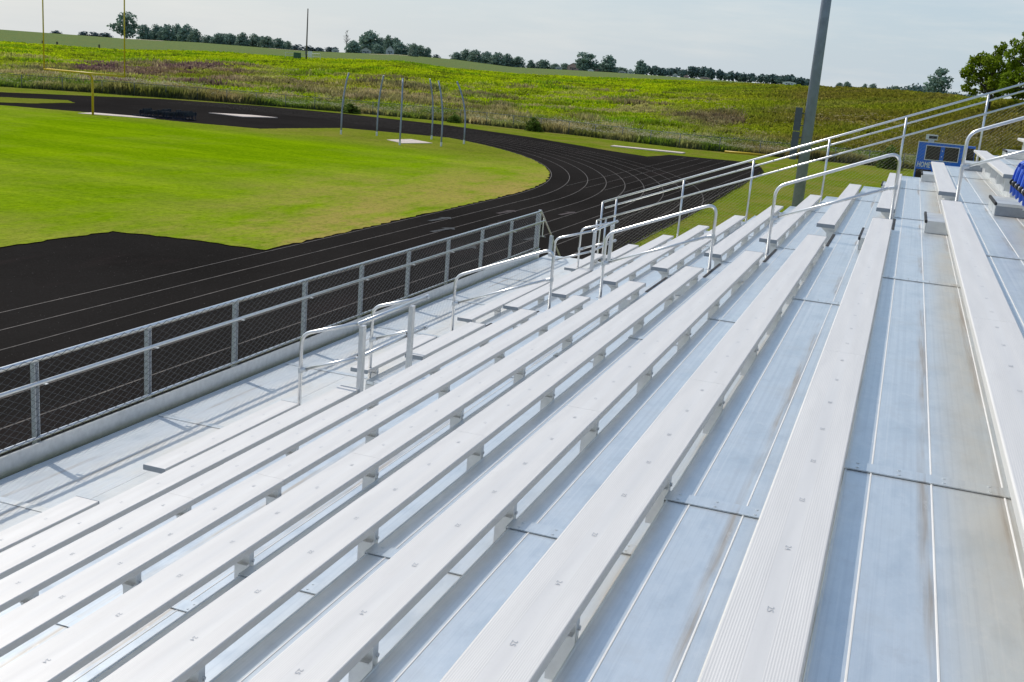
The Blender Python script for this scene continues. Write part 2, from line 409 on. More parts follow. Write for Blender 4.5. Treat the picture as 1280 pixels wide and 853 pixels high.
# lane lines are markings of the track
for k in range(9):
    w = .019; rr = AR+.12+1.07*k
    pts = [(AC[0]+rr, y) for y in np.linspace(-70, AC[1], 60)]+arc(*AC, rr, 0, 100, 90)[1:]
    mb = MB(); vs = []
    for q, p_ in enumerate(pts):
        a = Vector(pts[max(q-1,0)]); b = Vector(pts[min(q+1,len(pts)-1)]); d = (b-a).normalized(); nr = Vector((-d.y,d.x))
        for s in (-w, w): vs.append((p_[0]+nr.x*s, p_[1]+nr.y*s, ZG+.026))
    mb.add(vs, [(2*q,2*q+1,2*q+3,2*q+2) for q in range(len(pts)-1)]); mb.build('lane_line', M['line'], trk)
for k in range(8):                                                   # the straight running on past the bend
    x = AC[0]+AR+.6+1.07*k
    MB().add([(x-.014,AC[1]+8,ZG+.031),(x+.014,AC[1]+8,ZG+.031),(x+.014,88.5,ZG+.031),(x-.014,88.5,ZG+.031)], [(0,1,2,3)]).build('lane_line', M['line'], trk)
def arrow_mark(cx, cy, L, a, col):
    c, s = math.cos(a), math.sin(a)
    pr = [(-L/2,-.09),(-L/2,.09),(L/2-.5,.11),(L/2-.5,.3),(L/2,0),(L/2-.5,-.3),(L/2-.5,-.11)]
    MB().poly([(cx+u*c-v*s, cy+u*s+v*c) for u,v in pr], ZG+.036).build('lane_mark', col, trk)
M['faint'] = simple('faded_blue_mark', (.028,.031,.033), .9, 0, .3, 3)
M['faintred'] = simple('faded_red_mark', (.036,.022,.020), .9, 0, .3, 3)
for k,(cx,cy) in enumerate([(-16.4,36.5),(-15.2,34.0),(-14.3,37.5),(-13.0,30.6),(-12.0,35.0),(-11.0,31.0),(-15.3,41.0),(-13.2,43.0)]):
    arrow_mark(cx, cy, 1.7, R(84), M['faintred'] if k in (2,6,7) else M['faint'])
def pad(pts, label):
    o = MB().poly(jitter(pts, .9, .03, 3), ZG+.075)
    n = len(o.v); vs = o.v+[(x,y,ZG) for x,y,_ in o.v]
    return tag(MB().add(vs, [tuple(range(n))]+[(i,n+i,n+(i+1)%n,(i+1)%n) for i in range(n)]).build('concrete_pad', M['concrete']), label=label, kind='structure')
pad([(-58.7,65.6),(-59.1,67.6),(-56.3,68.6),(-53.9,68.5),(-54.4,67.7)], 'pale concrete strip at the foot of the yellow goalpost')
pad([(-57.7,80.8),(-55.2,83.6),(-52.6,83.8),(-54.0,80.4)], 'pale concrete square on the black apron')
pad([(-36.3,72.4),(-35.7,75.4),(-33.2,73.8),(-34.2,70.6)], 'concrete throwing pad between the curved poles')
pad([(-24.4,92.6),(-24.4,93.9),(-18.0,94.1),(-18.0,92.6)], 'long white concrete strip in the grass beyond the bend')

# ------------------------------------------------------------------ the stand
STAND = empty('bleacher_stand', (0,0,ZG), 'stepped aluminium grandstand of broad treads carrying all the bench rows', 'grandstand')
NOTCH = [(7.56,9.16),(16.95,18.5)]
AISLES = [(11.36,12.75),(20.78,YE)]
SPLICE = [-3.78,1.81,7.40,12.99,18.58]
def deck_part(i, y0, y1, x0, x1, z):
    mb = MB(); b = .004
    seams = [x0, x0+.103, x0+.345, x0+.345+.285, x1] if x1-x0 < 1 else [x0, x0+.11, x0+1.02, x1]
    for a, c in zip(seams, seams[1:]):
        mb.box(a+.0006, c-.0006, y0, y1, z-.04, z)
    for a in seams[1:-1]: mb.cbox(a-.004, a+.004, y0, y1, z-.03, z+.003, .0018, 1)
    mb.cbox(x0-.006, x0+.004, y0, y1, z-.045, z+.003, .002)
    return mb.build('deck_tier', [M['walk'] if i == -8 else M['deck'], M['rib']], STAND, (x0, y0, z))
for i in range(-7, LAST+1):
    z = dz(i)
    spans = [(YN, YE)] if i != -7 else [(YN,NOTCH[0][0]),(NOTCH[0][1],NOTCH[1][0]),(NOTCH[1][1],YE)]
    for y0, y1 in spans:
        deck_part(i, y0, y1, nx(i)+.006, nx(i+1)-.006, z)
        MB().box(nx(i)-.004, nx(i)-.0005, y0, y1, dz(i-1)+.0, z-.046).box(nx(i)-.012, nx(i)-.0045, y0, y1, z-.2, z-.19).build('riser', M['riser'], STAND, (nx(i),y0,z))
    for y in SPLICE:
        if i == -7 and any(a-.1 < y < b+.1 for a,b in NOTCH): continue
        sp = MB()
        sp.cbox(nx(i)-.010, nx(i+1)-.012, y-.055, y+.055, z+.003, z+.0085, .003)
        sp.box(nx(i)-.011, nx(i)-.007, y-.055, y+.055, z-.05, z+.0035)
        for fx in (.05,.22,.40,.58,.70):
            for fy in (-.03,.03): sp.tube([(nx(i)+fx,y+fy,z+.006),(nx(i)+fx,y+fy,z+.0115)], .007, 8)
        sp.build('splice_strip', M['deck'], STAND, (nx(i), 0, z))
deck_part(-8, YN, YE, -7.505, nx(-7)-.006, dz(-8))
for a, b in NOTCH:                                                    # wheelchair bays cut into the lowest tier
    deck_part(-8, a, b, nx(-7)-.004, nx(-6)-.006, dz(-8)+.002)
    MB().box(nx(-6)-.004, nx(-6)-.0005, a, b, dz(-8), dz(-7)-.001).build('riser', M['riser'], STAND)
    for y in (a, b):
        s = -1 if y == a else 1
        MB().box(nx(-7), nx(-6)-.01, min(y,y+s*.006), max(y,y+s*.006), dz(-8), dz(-7)-.046).build('bay_end_panel', M['riser'], STAND)
for y in SPLICE+[4.6,10.2,15.8]:
    MB().cbox(-7.50, nx(-7)-.02, y-.045, y+.045, dz(-8)+.003, dz(-8)+.0075, .002).build('splice_strip', M['deck'], STAND, (-7.55,0,dz(-8)))
# aisle half steps and dark nosings
for ya, yb in AISLES:
    for i in range(-7, LAST+1):
        z = dz(i)
        if ya < 20:
            MB().cbox(nx(i)-.008, nx(i)+.030, ya+.02, yb-.04, z+.0045, z+.0085, .002).build('step_nosing', M['dark'], STAND)
        y0, y1 = (ya+.10, yb-.14) if ya < 20 else (ya+.36, yb-.1)
        if i == LAST: continue
        x0, x1, zt = nx(i)+.37, nx(i+1)-.009, z+RI/2
        hs = MB().box(x0+.014, x1, y0, y1, zt-.035, zt).box(x0+.01, x0+.018, y0+.003, y1-.003, z+.004, zt-.036)
        (hs if i != 2 else MB()).box(x0+.02, x1, y0, y0+.006, z+.004, zt-.036)
        hs.box(x0+.02, x1, y1-.006, y1, z+.004, zt-.036)
        h = hs.build('half_step', M['riser'], STAND, (x0,y0,z))
        if i == 2: MB().box(x0+.02, x1, y0+.001, y0+.006, z+.004, zt-.036).build('hollow_end_shade', M['cap'], h)  # dark sheet standing in for the shade inside this step's hollow end
        MB().cbox(x0-.004, x0+.026, y0-.002, y1+.002, zt-.03, zt+.006, .004).build('step_nosing', M['dark'], h)
# supporting frames underneath
for y in np.arange(YN+.6, YE, 3.66):
    mb = MB()
    mb.tube([(-7.4,y,dz(-8)-.12),(nx(-7),y,dz(-8)-.12)], .05, 4)
    mb.tube([(nx(-7),y,dz(-8)-.14),(nx(LAST+1),y,dz(LAST)-.14)], .07, 4)
    for x in (-7.3,-5.8,-3.5,-1.2,1.2,3.2):
        zt = dz(-8)-.12 if x < nx(-7) else dz(-8)-.14+(x-nx(-7))*RI/T
        mb.box(x-.045, x+.045, y-.045, y+.045, ZG-.05, zt)
    mb.build('support_frame', M['galv'], STAND)
# far side end panel closing the stand below the treads
# ------------------------------------------------------------------ benches
def text_mesh(s, size):
    cu = bpy.data.curves.new('num', 'FONT'); cu.body = s; cu.size = size; cu.align_x = 'CENTER'; cu.align_y = 'CENTER'; cu.extrude = 0
    cu.resolution_u = 2
    o = bpy.data.objects.new('num', cu); COL.objects.link(o)
    bpy.context.view_layer.update()
    me = bpy.data.meshes.new_from_object(o.evaluated_get(bpy.context.evaluated_depsgraph_get()))
    v = [tuple(q.co) for q in me.vertices]; f = [tuple(q.vertices) for q in me.polygons]
    bpy.data.objects.remove(o); bpy.data.curves.remove(cu); bpy.data.meshes.remove(me)
    return v, f
_tc = {}
def tmesh(s, size):
    if (s,size) not in _tc: _tc[(s,size)] = text_mesh(s, size)
    return _tc[(s,size)]
def profile(x0, z1):
    b, t = .008, .048
    return [(x0+b,z1-t),(x0+W-b,z1-t),(x0+W,z1-t+b),(x0+W,z1-.006),(x0+W-.006,z1),(x0+.006,z1),(x0,z1-.006),(x0,z1-t+b)]
def bench(i, y0, y1, label, num0=None, joint=None, side='near'):
    z = i*RI; x0 = i*T
    root = empty('bleacher_bench', (x0, y0, z-.126), label, 'bench', 'aluminium bench planks of the bleacher')
    cuts = [y0]+([joint] if joint and y0 < joint < y1 else [])+[y1]
    for a, b in zip(cuts, cuts[1:]):
        mb = MB().extr(profile(x0, z), a+(.001 if a != y0 else 0), b-(.001 if b != y1 else 0))
        for k in range(-6, 60):                                      # painted seat numbers
            y = k*.465
            if num0 is None or not (a+.08 < y < b-.08): continue
            n = (25-k) if side == 'near' else int(round((y1-.22-y)/.465))+1
            if not 1 <= n <= 60: continue
            v, f = tmesh(str(n), .034)
            mb.add([(x0+W/2+b_*.80, y-a_*1.15, z+.0012) for a_, b_, _ in v], f, 1)
        mb.build('seat_plank', [M['bench'], M['ink']], root, (x0,a,z))
    for y, s in ((y0,-1),(y1,1)):
        ya, yb = sorted((y+s*.0005, y+s*.006))
        MB().cbox(x0-.002, x0+W+.002, ya, yb, z-.050, z+.002, .005).build('end_cap', M['cap'], root)
    ys = [1.87+1.524*k for k in range(-8, 14)]
    ys = [y for y in ys if y0+.12 < y < y1-.12]
    ends = [y0+.16, y1-.16]
    for e in ends:
        if all(abs(e-y) > .45 for y in ys): ys.append(e)
    for y in ys:
        mb = MB()
        xb = x0+W-.010
        mb.add([(x0+.06,y-.0025,z-.0485),(xb,y-.0025,z-.0485),(xb,y-.0025,z-.30),(x0+.135,y-.0025,z-.30),(x0+.135,y-.0025,z-.14),(x0+.06,y-.0025,z-.075),
                (x0+.06,y+.0025,z-.0485),(xb,y+.0025,z-.0485),(xb,y+.0025,z-.30),(x0+.135,y+.0025,z-.30),(x0+.135,y+.0025,z-.14),(x0+.06,y+.0025,z-.075)],
               [(0,1,2,3,4,5),(11,10,9,8,7,6),(0,6,7,1),(1,7,8,2),(2,8,9,3),(3,9,10,4),(4,10,11,5),(5,11,6,0)])
        mb.box(xb-.0055, xb-.0005, y+.003, y+.042, z-.30, z-.0485)
        mb.box(x0+.05, xb-.006, y+.003, y+.05, z-.0535, z-.0485)
        mb.box(x0+.138, xb-.006, y-.030, y-.003, z-.112, z-.107)
        mb.tube([(xb-.001,y+.03,z-.10),(xb+.007,y+.03,z-.10)], .009, 6)
        mb.build('bracket', M['alu'], root)
    return root
near, farr = (YN, 11.36), (12.75, 20.76)
fr = [((YN,4.21), 'front row bench plank ending at the narrow gap in the front row, nearest the camera'),
      ((5.11,7.52), 'short front row bench plank between the narrow gap and the first guarded bay'),
      ((9.2,11.38), 'short front row bench plank between the first guarded bay and the central aisle'),
      ((12.75,16.95), 'front row bench plank just past the central aisle, ending at the far guarded bay'),
      ((18.45,20.76), 'short front row bench plank beyond the far guarded bay')]
for (a,b), l in fr: bench(-8, a, b, l, 1)
sr = [((YN,7.52), 'second row bench plank ending at the first guarded bay with rail shadows on its end'),
      ((9.2,11.36), 'short second row bench plank between the first guarded bay and the central aisle'),
      ((12.75,16.95), 'second row bench plank just past the central aisle, ending at the far guarded bay'),
      ((18.45,20.76), 'short second row bench plank beyond the far guarded bay')]
for (a,b), l in sr: bench(-7, a, b, l, 1)
for i in range(-6, 4):
    n = ORD[i+9]
    bench(i, *near, f'long bench plank on the near side of the aisle, {n} row from the front' if i != 2 else 'bench plank carrying the blue folded chairs at its aisle end', 1, 3.46)
    bench(i, *farr, f'bench plank beyond the central aisle, {n} row from the front', None if i < -4 else 1, None, 'far')

# ------------------------------------------------------------------ rails
def bend(p0, p1, p2, r, n=6):
    a = (Vector(p0)-Vector(p1)).normalized(); b = (Vector(p2)-Vector(p1)).normalized()
    s = Vector(p1)+a*r; e = Vector(p1)+b*r
    out = []
    for k in range(n+1):
        t = k/n; out.append(s*(1-t)**2+Vector(p1)*2*t*(1-t)+e*t*t)
    return out
SL = RI/T
def loop_rail(k0, k1, Y, label, open_end=None):
    xa = nx(k0)-.035; za = dz(k0); xb = nx(k1)-.035 if open_end is None else open_end; 
    zt = za+.92; zte = zt+(xb-xa)*SL
    root = empty('aisle_handrail', (xa, Y, za), label, 'handrail', 'looped handrails in the central aisle')
    path = [(xa,Y,za-.04)]+bend((xa,Y,za),(xa,Y,zt),(xb,Y,zte),.13)+bend((xa,Y,zt),(xb,Y,zte),(xb,Y,zte-1),.17)+[(xb,Y,dz(k1)-.04)]
    MB().tube(path, .0215, 12).build('loop_tube', M['pipe'], root, smooth=True)
    zl = za+.50; zle = dz(k1)+.47
    MB().tube([(xa+.03,Y,zl+.01),(xb-.03,Y,zle)], .0195, 10).build('mid_rail', M['pipe'], root, smooth=True)
    for x, z in ((xa,zl),(xb,zle)):
        MB().tube([(x,Y,z-.03),(x,Y,z+.03)], .028, 10).tube([(x,Y,z),(x+(.075 if x==xa else -.075),Y,z+(.02 if x==xa else -.02))], .026, 10).build('clamp', M['galv'], root)
    for x, z in ((xa,za),(xb,dz(k1))): MB().box(x-.045,x+.032,Y-.06,Y+.06,z+.009,z+.016).build('foot_plate', M['galv'], root)
YA = 12.04
loop_rail(-7, -5, YA, 'lowest looped handrail in the central aisle, standing by the walkway')
loop_rail(-4, -2, YA, 'second looped handrail up the central aisle, behind the far guarded bay')
loop_rail(-1, 1, YA, 'third looped handrail up the central aisle, in front of the light pole')
loop_rail(2, 4, YA, 'topmost looped handrail of the central aisle, in front of the blue scoreboard')
def bay_guard(oy, label):
    root = empty('bay_guard_rail', (-5.02, 7.5+oy, dz(-7)), label, 'guard rail', 'guard rails around the wheelchair bays')
    X = -5.02; xa = nx(-7)-.035; za = dz(-7); y1, y2 = 7.58+oy, 9.33+oy
    zt = za+.92; ztx = -1.40; zl = za+.50; zlx = -1.79
    for y, ye in ((y1,y1),(y2,y2)):
        path = [(xa,y,za-.3)]+bend((xa,y,za),(xa,y,zt),(X,y,ztx),.12)+[(X,y,ztx)]
        MB().tube(path, .021, 12).build('loop_tube', M['pipe'], root, smooth=True)
        MB().tube([(xa+.03,y,zl+.01),(X,y,zlx)], .0195, 10).build('mid_rail', M['pipe'], root, smooth=True)
        MB().tube([(xa,y,zl-.03),(xa,y,zl+.03)], .028, 10).tube([(xa,y,zl),(xa+.075,y,zl+.02)], .026, 10).build('clamp', M['galv'], root)
    MB().tube([(X,y1-.06,ztx),(X,y2+.0,ztx)], .0225, 12).build('top_rail', M['pipe'], root, smooth=True)
    MB().tube([(X,y1-.06,zlx),(X,y2+.0,zlx)], .0195, 12).build('mid_rail', M['pipe'], root, smooth=True)
    for y in (7.53+oy, 8.80+oy):
        MB().box(X+.024,X+.075,y-.038,y+.038,dz(-7)-.1,ztx-.012).build('post', M['alu'], root)
        MB().tube([(X,y+.05,zlx-.03),(X,y+.05,zlx+.03)], .03, 8).build('clamp', M['black'], root)
    for z in (ztx, zlx): MB().tube([(X,y2-.02,z),(X,y2+.04,z)], .030, 10).build('end_cap', M['galv'], root)
bay_guard(0, 'guard rail around the first wheelchair bay, nearer one with two square posts')
bay_guard(9.38, 'guard rail around the second wheelchair bay, at the far end by the stair rail')
# chain link weave made of zigzag wires
def weave(fn, L, H, p, r):
    vs = []; fs = []
    n = int(L/p); m = int(H/(p/2))
    for k in range(n):
        pts = []
        for j in range(m+1):
            u = (k+.5)*p+(p*.47)*(1 if (j+k)%2 else -1)
            pts.append(fn(u, j*p/2, .0016*(1 if (j+k)%2 else -1)))
        o = len(vs); q = len(pts)
        for a in pts:
            x,y,z = a
            vs += [(x+r*.7,y,z),(x,y+r,z),(x-r*.7,y,z),(x,y-r,z)]
        for j in range(q-1):
            for s in range(4):
                fs.append((o+j*4+s, o+j*4+(s+1)%4, o+j*4+4+(s+1)%4, o+j*4+4+s))
    mb = MB(); mb.v = vs; mb.f = fs; mb.m = [0]*len(fs); return mb
XF = -7.62
FW = empty('chain_link_fence', (XF, YN, dz(-8)), 'waist-high chain link fence with silver rails along the front walkway above the track', 'fence')
for k in range(-7, 10):
    y = 5.62+1.787*k
    MB().box(XF-.075,XF-.068,y-.03,y+.03,dz(-8)-.25,-1.835).box(XF-.068,XF-.02,y+.023,y+.03,dz(-8)-.25,-1.835).box(XF-.068,XF-.02,y-.03,y-.023,dz(-8)-.25,-1.835).build('post', M['galv'], FW)
MB().box(XF-.05,XF+.01,21.75,21.81,dz(-8)-.3,-1.75).build('post', M['galv'], FW)
MB().tube([(XF,YN,-1.815),(XF,21.78,-1.785)], .0245, 12).build('top_rail', M['pipe'], FW, smooth=True)
MB().tube([(XF+.055,YN,-2.045),(XF+.055,21.95,-2.02)], .021, 12).build('mid_rail', M['pipe'], FW, smooth=True)
MB().tube([(XF,YN,-2.635),(XF,21.75,-2.635)], .0195, 10).build('bottom_rail', M['pipe'], FW, smooth=True)
MB().box(XF+.035,XF+.041,YN,21.8,dz(-8)-.03,-2.665).box(XF+.041,XF+.06,YN,21.8,-2.672,-2.665).build('kick_plate', M['alu'], FW)
weave(lambda u,v,o: (XF+.026+o*2+(.004 if .05<v<.78 else .0), YN+5+u, -2.68+v), 24.7, .90, .075, .0042).build('wire_mesh', M['wire'], FW)
for k in range(-6, 10):
    y = 5.62+1.787*k; mb = MB()
    mb.box(XF-.02,XF+.055,y+.035,y+.075,-2.075,-2.068)
    mb.build('bracket', M['galv'], FW)
# far end railing climbing with the rows
ER = empty('end_guard_rail', (-5.92, YE-.1, dz(-7)), 'three-rail sloping guard rail with chain link along the far end of the stand', 'guard rail')
YR = YE-.10; sl = .3985
def ztop(x): return -.70+(x+4.4)*sl
for x in (-5.92,-4.4,-2.9,-1.35,.14,1.65,3.15,4.2):
    i = max(-8, int(math.floor((x-W)/T))+1)
    MB().tube([(x,YR,dz(i)-.05),(x,YR,ztop(x))], .0235, 10).build('post', M['pipe'], ER, smooth=True)
    MB().box(x-.05,x+.05,YR-.07,YR+.07,dz(i)+.01,dz(i)+.018).tube([(x,YR,ztop(x)-.45),(x,YR,ztop(x)-.39)], .031, 8).build('foot_plate', M['galv'], ER)
MB().tube([(-6.24,YR,ztop(-6.24)),(4.3,YR,ztop(4.3))], .024, 12).build('top_rail', M['pipe'], ER, smooth=True)
MB().tube([(-6.18,YR+.02,ztop(-6.18)-.155),(4.3,YR+.02,ztop(4.3)-.155)], .021, 12).build('mid_rail', M['pipe'], ER, smooth=True)
MB().tube([(-6.33,YR-.045,ztop(-6.33)-.405),(4.3,YR-.045,ztop(4.3)-.405)], .021, 12).build('low_rail', M['pipe'], ER, smooth=True)
for x, z0 in ((-6.24,ztop(-6.24)),(-6.33,ztop(-6.33)-.40),(-6.12,ztop(-6.1)-.42)):
    MB().tube([(x,YR-.02,dz(-8)-.02),(x,YR-.02,z0)], .022, 10).build('post', M['pipe'], ER, smooth=True)
for k in range(26):
    x = -5.6+.39*k
    MB().tube([(x,YR-.004,ztop(x)-.15),(x,YR-.012,ztop(x)-.135)], .014, 6).build('bolt_head', M['galv'], ER)
weave(lambda u,v,o: (-5.9+u*.93, YR+.028+o*2, ztop(-5.9+u*.93)-1.28+v), 10.6, .90, .074, .0026).build('wire_mesh', M['wire2'], ER)
# stairs leaving the walkway at the far end
ST = empty('exit_stairs', (-7.1, YE, ZG), 'short aluminium stairs going down from the far end of the walkway', 'stairs')
for k in range(8):
    z = dz(-8)-.2*(k+1); y = YE+.01+.28*k
    MB().cbox(-7.55,-6.4,y,y+.28,z-.04,z,.004).build('tread', M['deck'], ST)
for x in (-7.57,-6.38): MB().add([(x-.01,YE,dz(-8)-.05),(x+.01,YE,dz(-8)-.05),(x+.01,YE+2.3,ZG+.02),(x-.01,YE+2.3,ZG+.02),(x-.01,YE,dz(-8)-.35),(x+.01,YE,dz(-8)-.35),(x+.01,YE+1.9,ZG+.02),(x-.01,YE+1.9,ZG+.02)],[(0,1,2,3),(4,7,6,5),(0,3,7,4),(1,5,6,2),(0,4,5,1),(3,2,6,7)]).build('stringer', M['alu'], ST)
M['warmpipe'] = simple('tan_pipe', (.52,.47,.38), .45, .5, .1, 10)  # tan colour of the stair handrail pipe
SH = empty('stair_handrail', (-7.6, 21.8, dz(-8)), 'tan pipe handrail slanting down from the fence end beside the stairs', 'handrail')
pth = [(XF,21.80,-1.77),(XF,23.7,-3.12)]+bend((XF,23.6,-3.05),(XF,24.1,-3.40),(XF,24.1,-4.4),.16)+[(XF,24.1,ZG)]
MB().tube(pth, .0225, 10).build('rail', M['warmpipe'], SH, smooth=True)
MB().tube([(XF,22.05,-2.35),(XF,22.05,-1.95)]+bend((XF,22.05,-2.2),(XF,22.05,-2.42),(XF,22.4,-2.42),.08), .014, 8).build('hook', M['pipe'], SH)
MB().box(-7.44,-7.36,22.06,22.13,dz(-8)-.5,-2.37).build('post', M['galv'], SH)

# ------------------------------------------------------------------ folded chairs
CH = empty('folded_chair', (2*T+.045, 11.24, 2*RI), 'x', 'chair', 'blue folded stadium chairs')
def chair_parts(root):
    bx, by, bz = root.location
    def L(px): return [(bx+a, by+b_, bz+c) for a,b_,c in px]
    prof = [(.02,-.08),(-.045,-.15),(-.055,-.02),(-.035,.12),(-.005,.21),(.06,.265),(.16,.275),(.20,.24),(.12,.20),(.075,.10),(.07,-.02),(.08,-.06)]
    for s in (-.17,.17):
        mb = MB(); n = len(prof)
        vs = [(bx+x,by+s-.012,bz+z) for x,z in prof]+[(bx+x,by+s+.012,bz+z) for x,z in prof]
        mb.add(vs, [tuple(range(n)), tuple(range(2*n-1,n-1,-1))]+[((i+1)%n,i,n+i,n+(i+1)%n) for i in range(n)])
        f = mb.build('side_frame', M['blue'], root)
        MB().tube([(bx-.03,by+s-.02,bz-.015),(bx-.03,by+s+.02,bz-.015)], .040, 16).build('hinge_disc', M['black'], f)
    MB().extr([(bx+.0,bz+.22),(bx+.07,bz+.272),(bx+.22,bz+.282),(bx+.24,bz+.26),(bx+.1,bz+.24),(bx+.03,bz+.19)], by-.155, by+.155).build('back_cushion', M['blue'], root)
    MB().extr([(bx-.035,bz-.02),(bx-.01,bz+.17),(bx+.02,bz+.17),(bx+.03,bz-.02),(bx+.0,bz-.07)], by-.152, by+.152).build('seat_cushion', M['blue'], root)
    MB().extr([(bx+.05,bz+.27),(bx+.10,bz+.293),(bx+.26,bz+.297),(bx+.26,bz+.287),(bx+.1,bz+.281)], by-.19, by+.19).build('top_trim', M['black'], root)
    MB().box(bx+.03,bx+.07,by-.15,by+.15,bz+.004,bz+.03).build('mount', M['greybox'], root)
chair_parts(CH)
CH['label'] = 'folded blue stadium chair on the row end, closest to the central aisle'
def copy_tree(o, parent=None):
    c = o.copy(); COL.objects.link(c)
    if parent is not None: c.parent = parent
    for ch in list(o.children): copy_tree(ch, c)
    return c
for k, lb in enumerate(['second folded blue stadium chair from the central aisle', 'third folded blue stadium chair from the central aisle', 'fourth folded blue stadium chair from the central aisle', 'fifth folded blue stadium chair from the central aisle']):
    c = copy_tree(CH); c.location = (2*T+.045, 11.24-.44*(k+1), 2*RI); c['label'] = lb

# ------------------------------------------------------------------ light pole and scoreboard
LP = empty('light_pole', (-3.76, 45, ZG), 'tall grey steel light pole standing on the grass behind the stand end', 'light pole')
MB().tube([(-3.76,45,ZG),(-3.77,45,16)], [.235,.165], 20).build('shaft', M['steelpole'], LP, smooth=True)
MB().tube([(-3.76,45,ZG),(-3.76,45,ZG+.25)], .38, 16).build('base', M['concrete'], LP)
for z0, z1 in ((-.12,.82),(-1.30,-.16)):
    b_ = MB().cbox(-4.36,-4.09,44.88,45.1,z0,z1,.01).build('control_box', M['greybox'], LP)
    MB().box(-4.09,-3.9,44.97,45.03,z0+.2,z0+.24).box(-4.09,-3.9,44.97,45.03,z1-.24,z1-.2).build('bracket', M['greybox'], b_)
SB = empty('scoreboard', (1.35, 40, ZG), 'blue scoreboard with dark clock windows and HOME lettering beyond the stand', 'scoreboard')
cab = MB().box(.60,2.11,40,40.28,-1.75,.07).build('cabinet', M['bluepaint'], SB)
MB().box(.58,2.13,39.985,39.997,.06,.085).box(.578,.60,39.985,39.997,-1.75,.06).build('trim', M['white'], SB)
def frame(x0,x1,z0,z1,t=.022):
    return MB().box(x0,x1,39.985,39.997,z1-t,z1).box(x0,x1,39.985,39.997,z0,z0+t).box(x0,x0+t,39.985,39.997,z0+t,z1-t).box(x1-t,x1,39.985,39.997,z0+t,z1-t)
frame(.86,2.00,-.56,-.03).build('window_frame', M['white'], SB)
for x0,x1 in ((.885,1.36),(1.50,1.975)):
    MB().box(x0,x1,39.987,39.998,-.535,-.055).build('clock_window', M['screen'], SB)
for z in (-.20,-.40): MB().box(1.415,1.445,39.984,39.998,z-.018,z+.018).build('colon_dot', M['white'], SB)
v, f = tmesh('HOME', .27)
MB().add([(.866+a*.60+b*.10, 39.992, -.745+b) for a,b,_ in v], f).add([(.876+a*.60+b*.10, 39.989, -.745+b) for a,b,_ in v], f).add([(.871+a*.60+b*.10, 39.986, -.737+b) for a,b,_ in v], f).build('home_lettering', M['white'], SB)
MB().box(.64,1.16,39.987,39.998,-1.42,-.90).build('score_window', M['screen'], SB)
MB().box(1.55,2.05,39.987,39.998,-1.42,-.90).build('score_window', M['screen'], SB)
MB().box(2.13,2.52,40.15,40.45,-1.75,.05).build('side_cabinet', M['bluepaint'], SB)
MB().box(2.22,2.50,40.139,40.149,-.6,-.02).build('side_window', M['screen'], SB)
hn = MB().box(.80,1.20,40.04,40.24,.16,.34).box(.9,1.1,40.1,40.2,.07,.16).build('horn_box', M['galv'], SB)
MB().box(.90,1.18,40.03,40.039,.20,.30).build('horn_grille', M['black'], hn)
for x in (.8,2.3): MB().box(x-.06,x+.06,40.3,40.42,ZG,-.1).build('leg', M['galv'], SB)

# ------------------------------------------------------------------ goalpost, cage poles, hurdles
GP = empty('goalpost', (-57.0, 66.0, ZG), 'tall yellow football goalpost at the far end of the field', 'goalpost')
gx, gy = -57.0, 66.0
gx, gy = -57.5, 64.9
MB().tube([(gx,gy+.9,ZG),(gx,gy+.9,ZG+1.9)]+bend((gx,gy+.9,ZG+2),(gx,gy+.9,-1.42),(gx,gy,-1.42),.7)+[(gx,gy,-1.42)], .085, 14).build('gooseneck_post', M['yellow'], GP, smooth=True)
MB().tube([(-61.15,gy,-1.40),(-53.9,gy,-1.40)], .075, 12).build('crossbar', M['yellow'], GP, smooth=True)
for x in (-61.15,-53.9): MB().tube([(x,gy,-1.44),(x,gy,5.4)], .05, 12).build('upright', M['yellow'], GP, smooth=True)
CP = [(-40.49,73.03,.30,.25,'leftmost of the six curved grey poles around the throwing pad'),(-38.63,75.36,.42,-.2,'second of the six curved grey poles from the left, behind the pad'),
      (-33.63,69.0,-.28,.5,'curved grey pole at the front corner of the concrete throwing pad'),(-35.08,77.85,-.22,-.5,'straightest of the six curved grey poles, farthest back'),
      (-31.68,71.88,-.60,.2,'curved grey pole leaning left at the right front of the throwing pad'),(-31.83,76.64,-.85,-.1,'rightmost curved grey pole with the strongest bend at its top')]
for x, y, dx, dy, lb in CP:
    pts = [(x,y,ZG),(x,y,ZG+1.2)]+[(x+dx*t**2.2,y+dy*t**2.2,ZG+1.2+3.5*t-.1*t*t) for t in np.linspace(.1,1,10)]
    cp = empty('cage_pole', (x,y,ZG), lb, 'pole', 'curved poles of the throwing cage')
    MB().tube(pts, .058, 12).build('pole', M['steelpole'], cp, smooth=True)
    MB().tube([pts[-1],(pts[-1][0]+dx*.03,pts[-1][1]+dy*.03,pts[-1][2]+.05)], .066, 10).build('cap', M['galv'], cp)
    MB().tube([(x,y,ZG),(x,y,ZG+.35)], .075, 12).build('sleeve', M['galv'], cp)
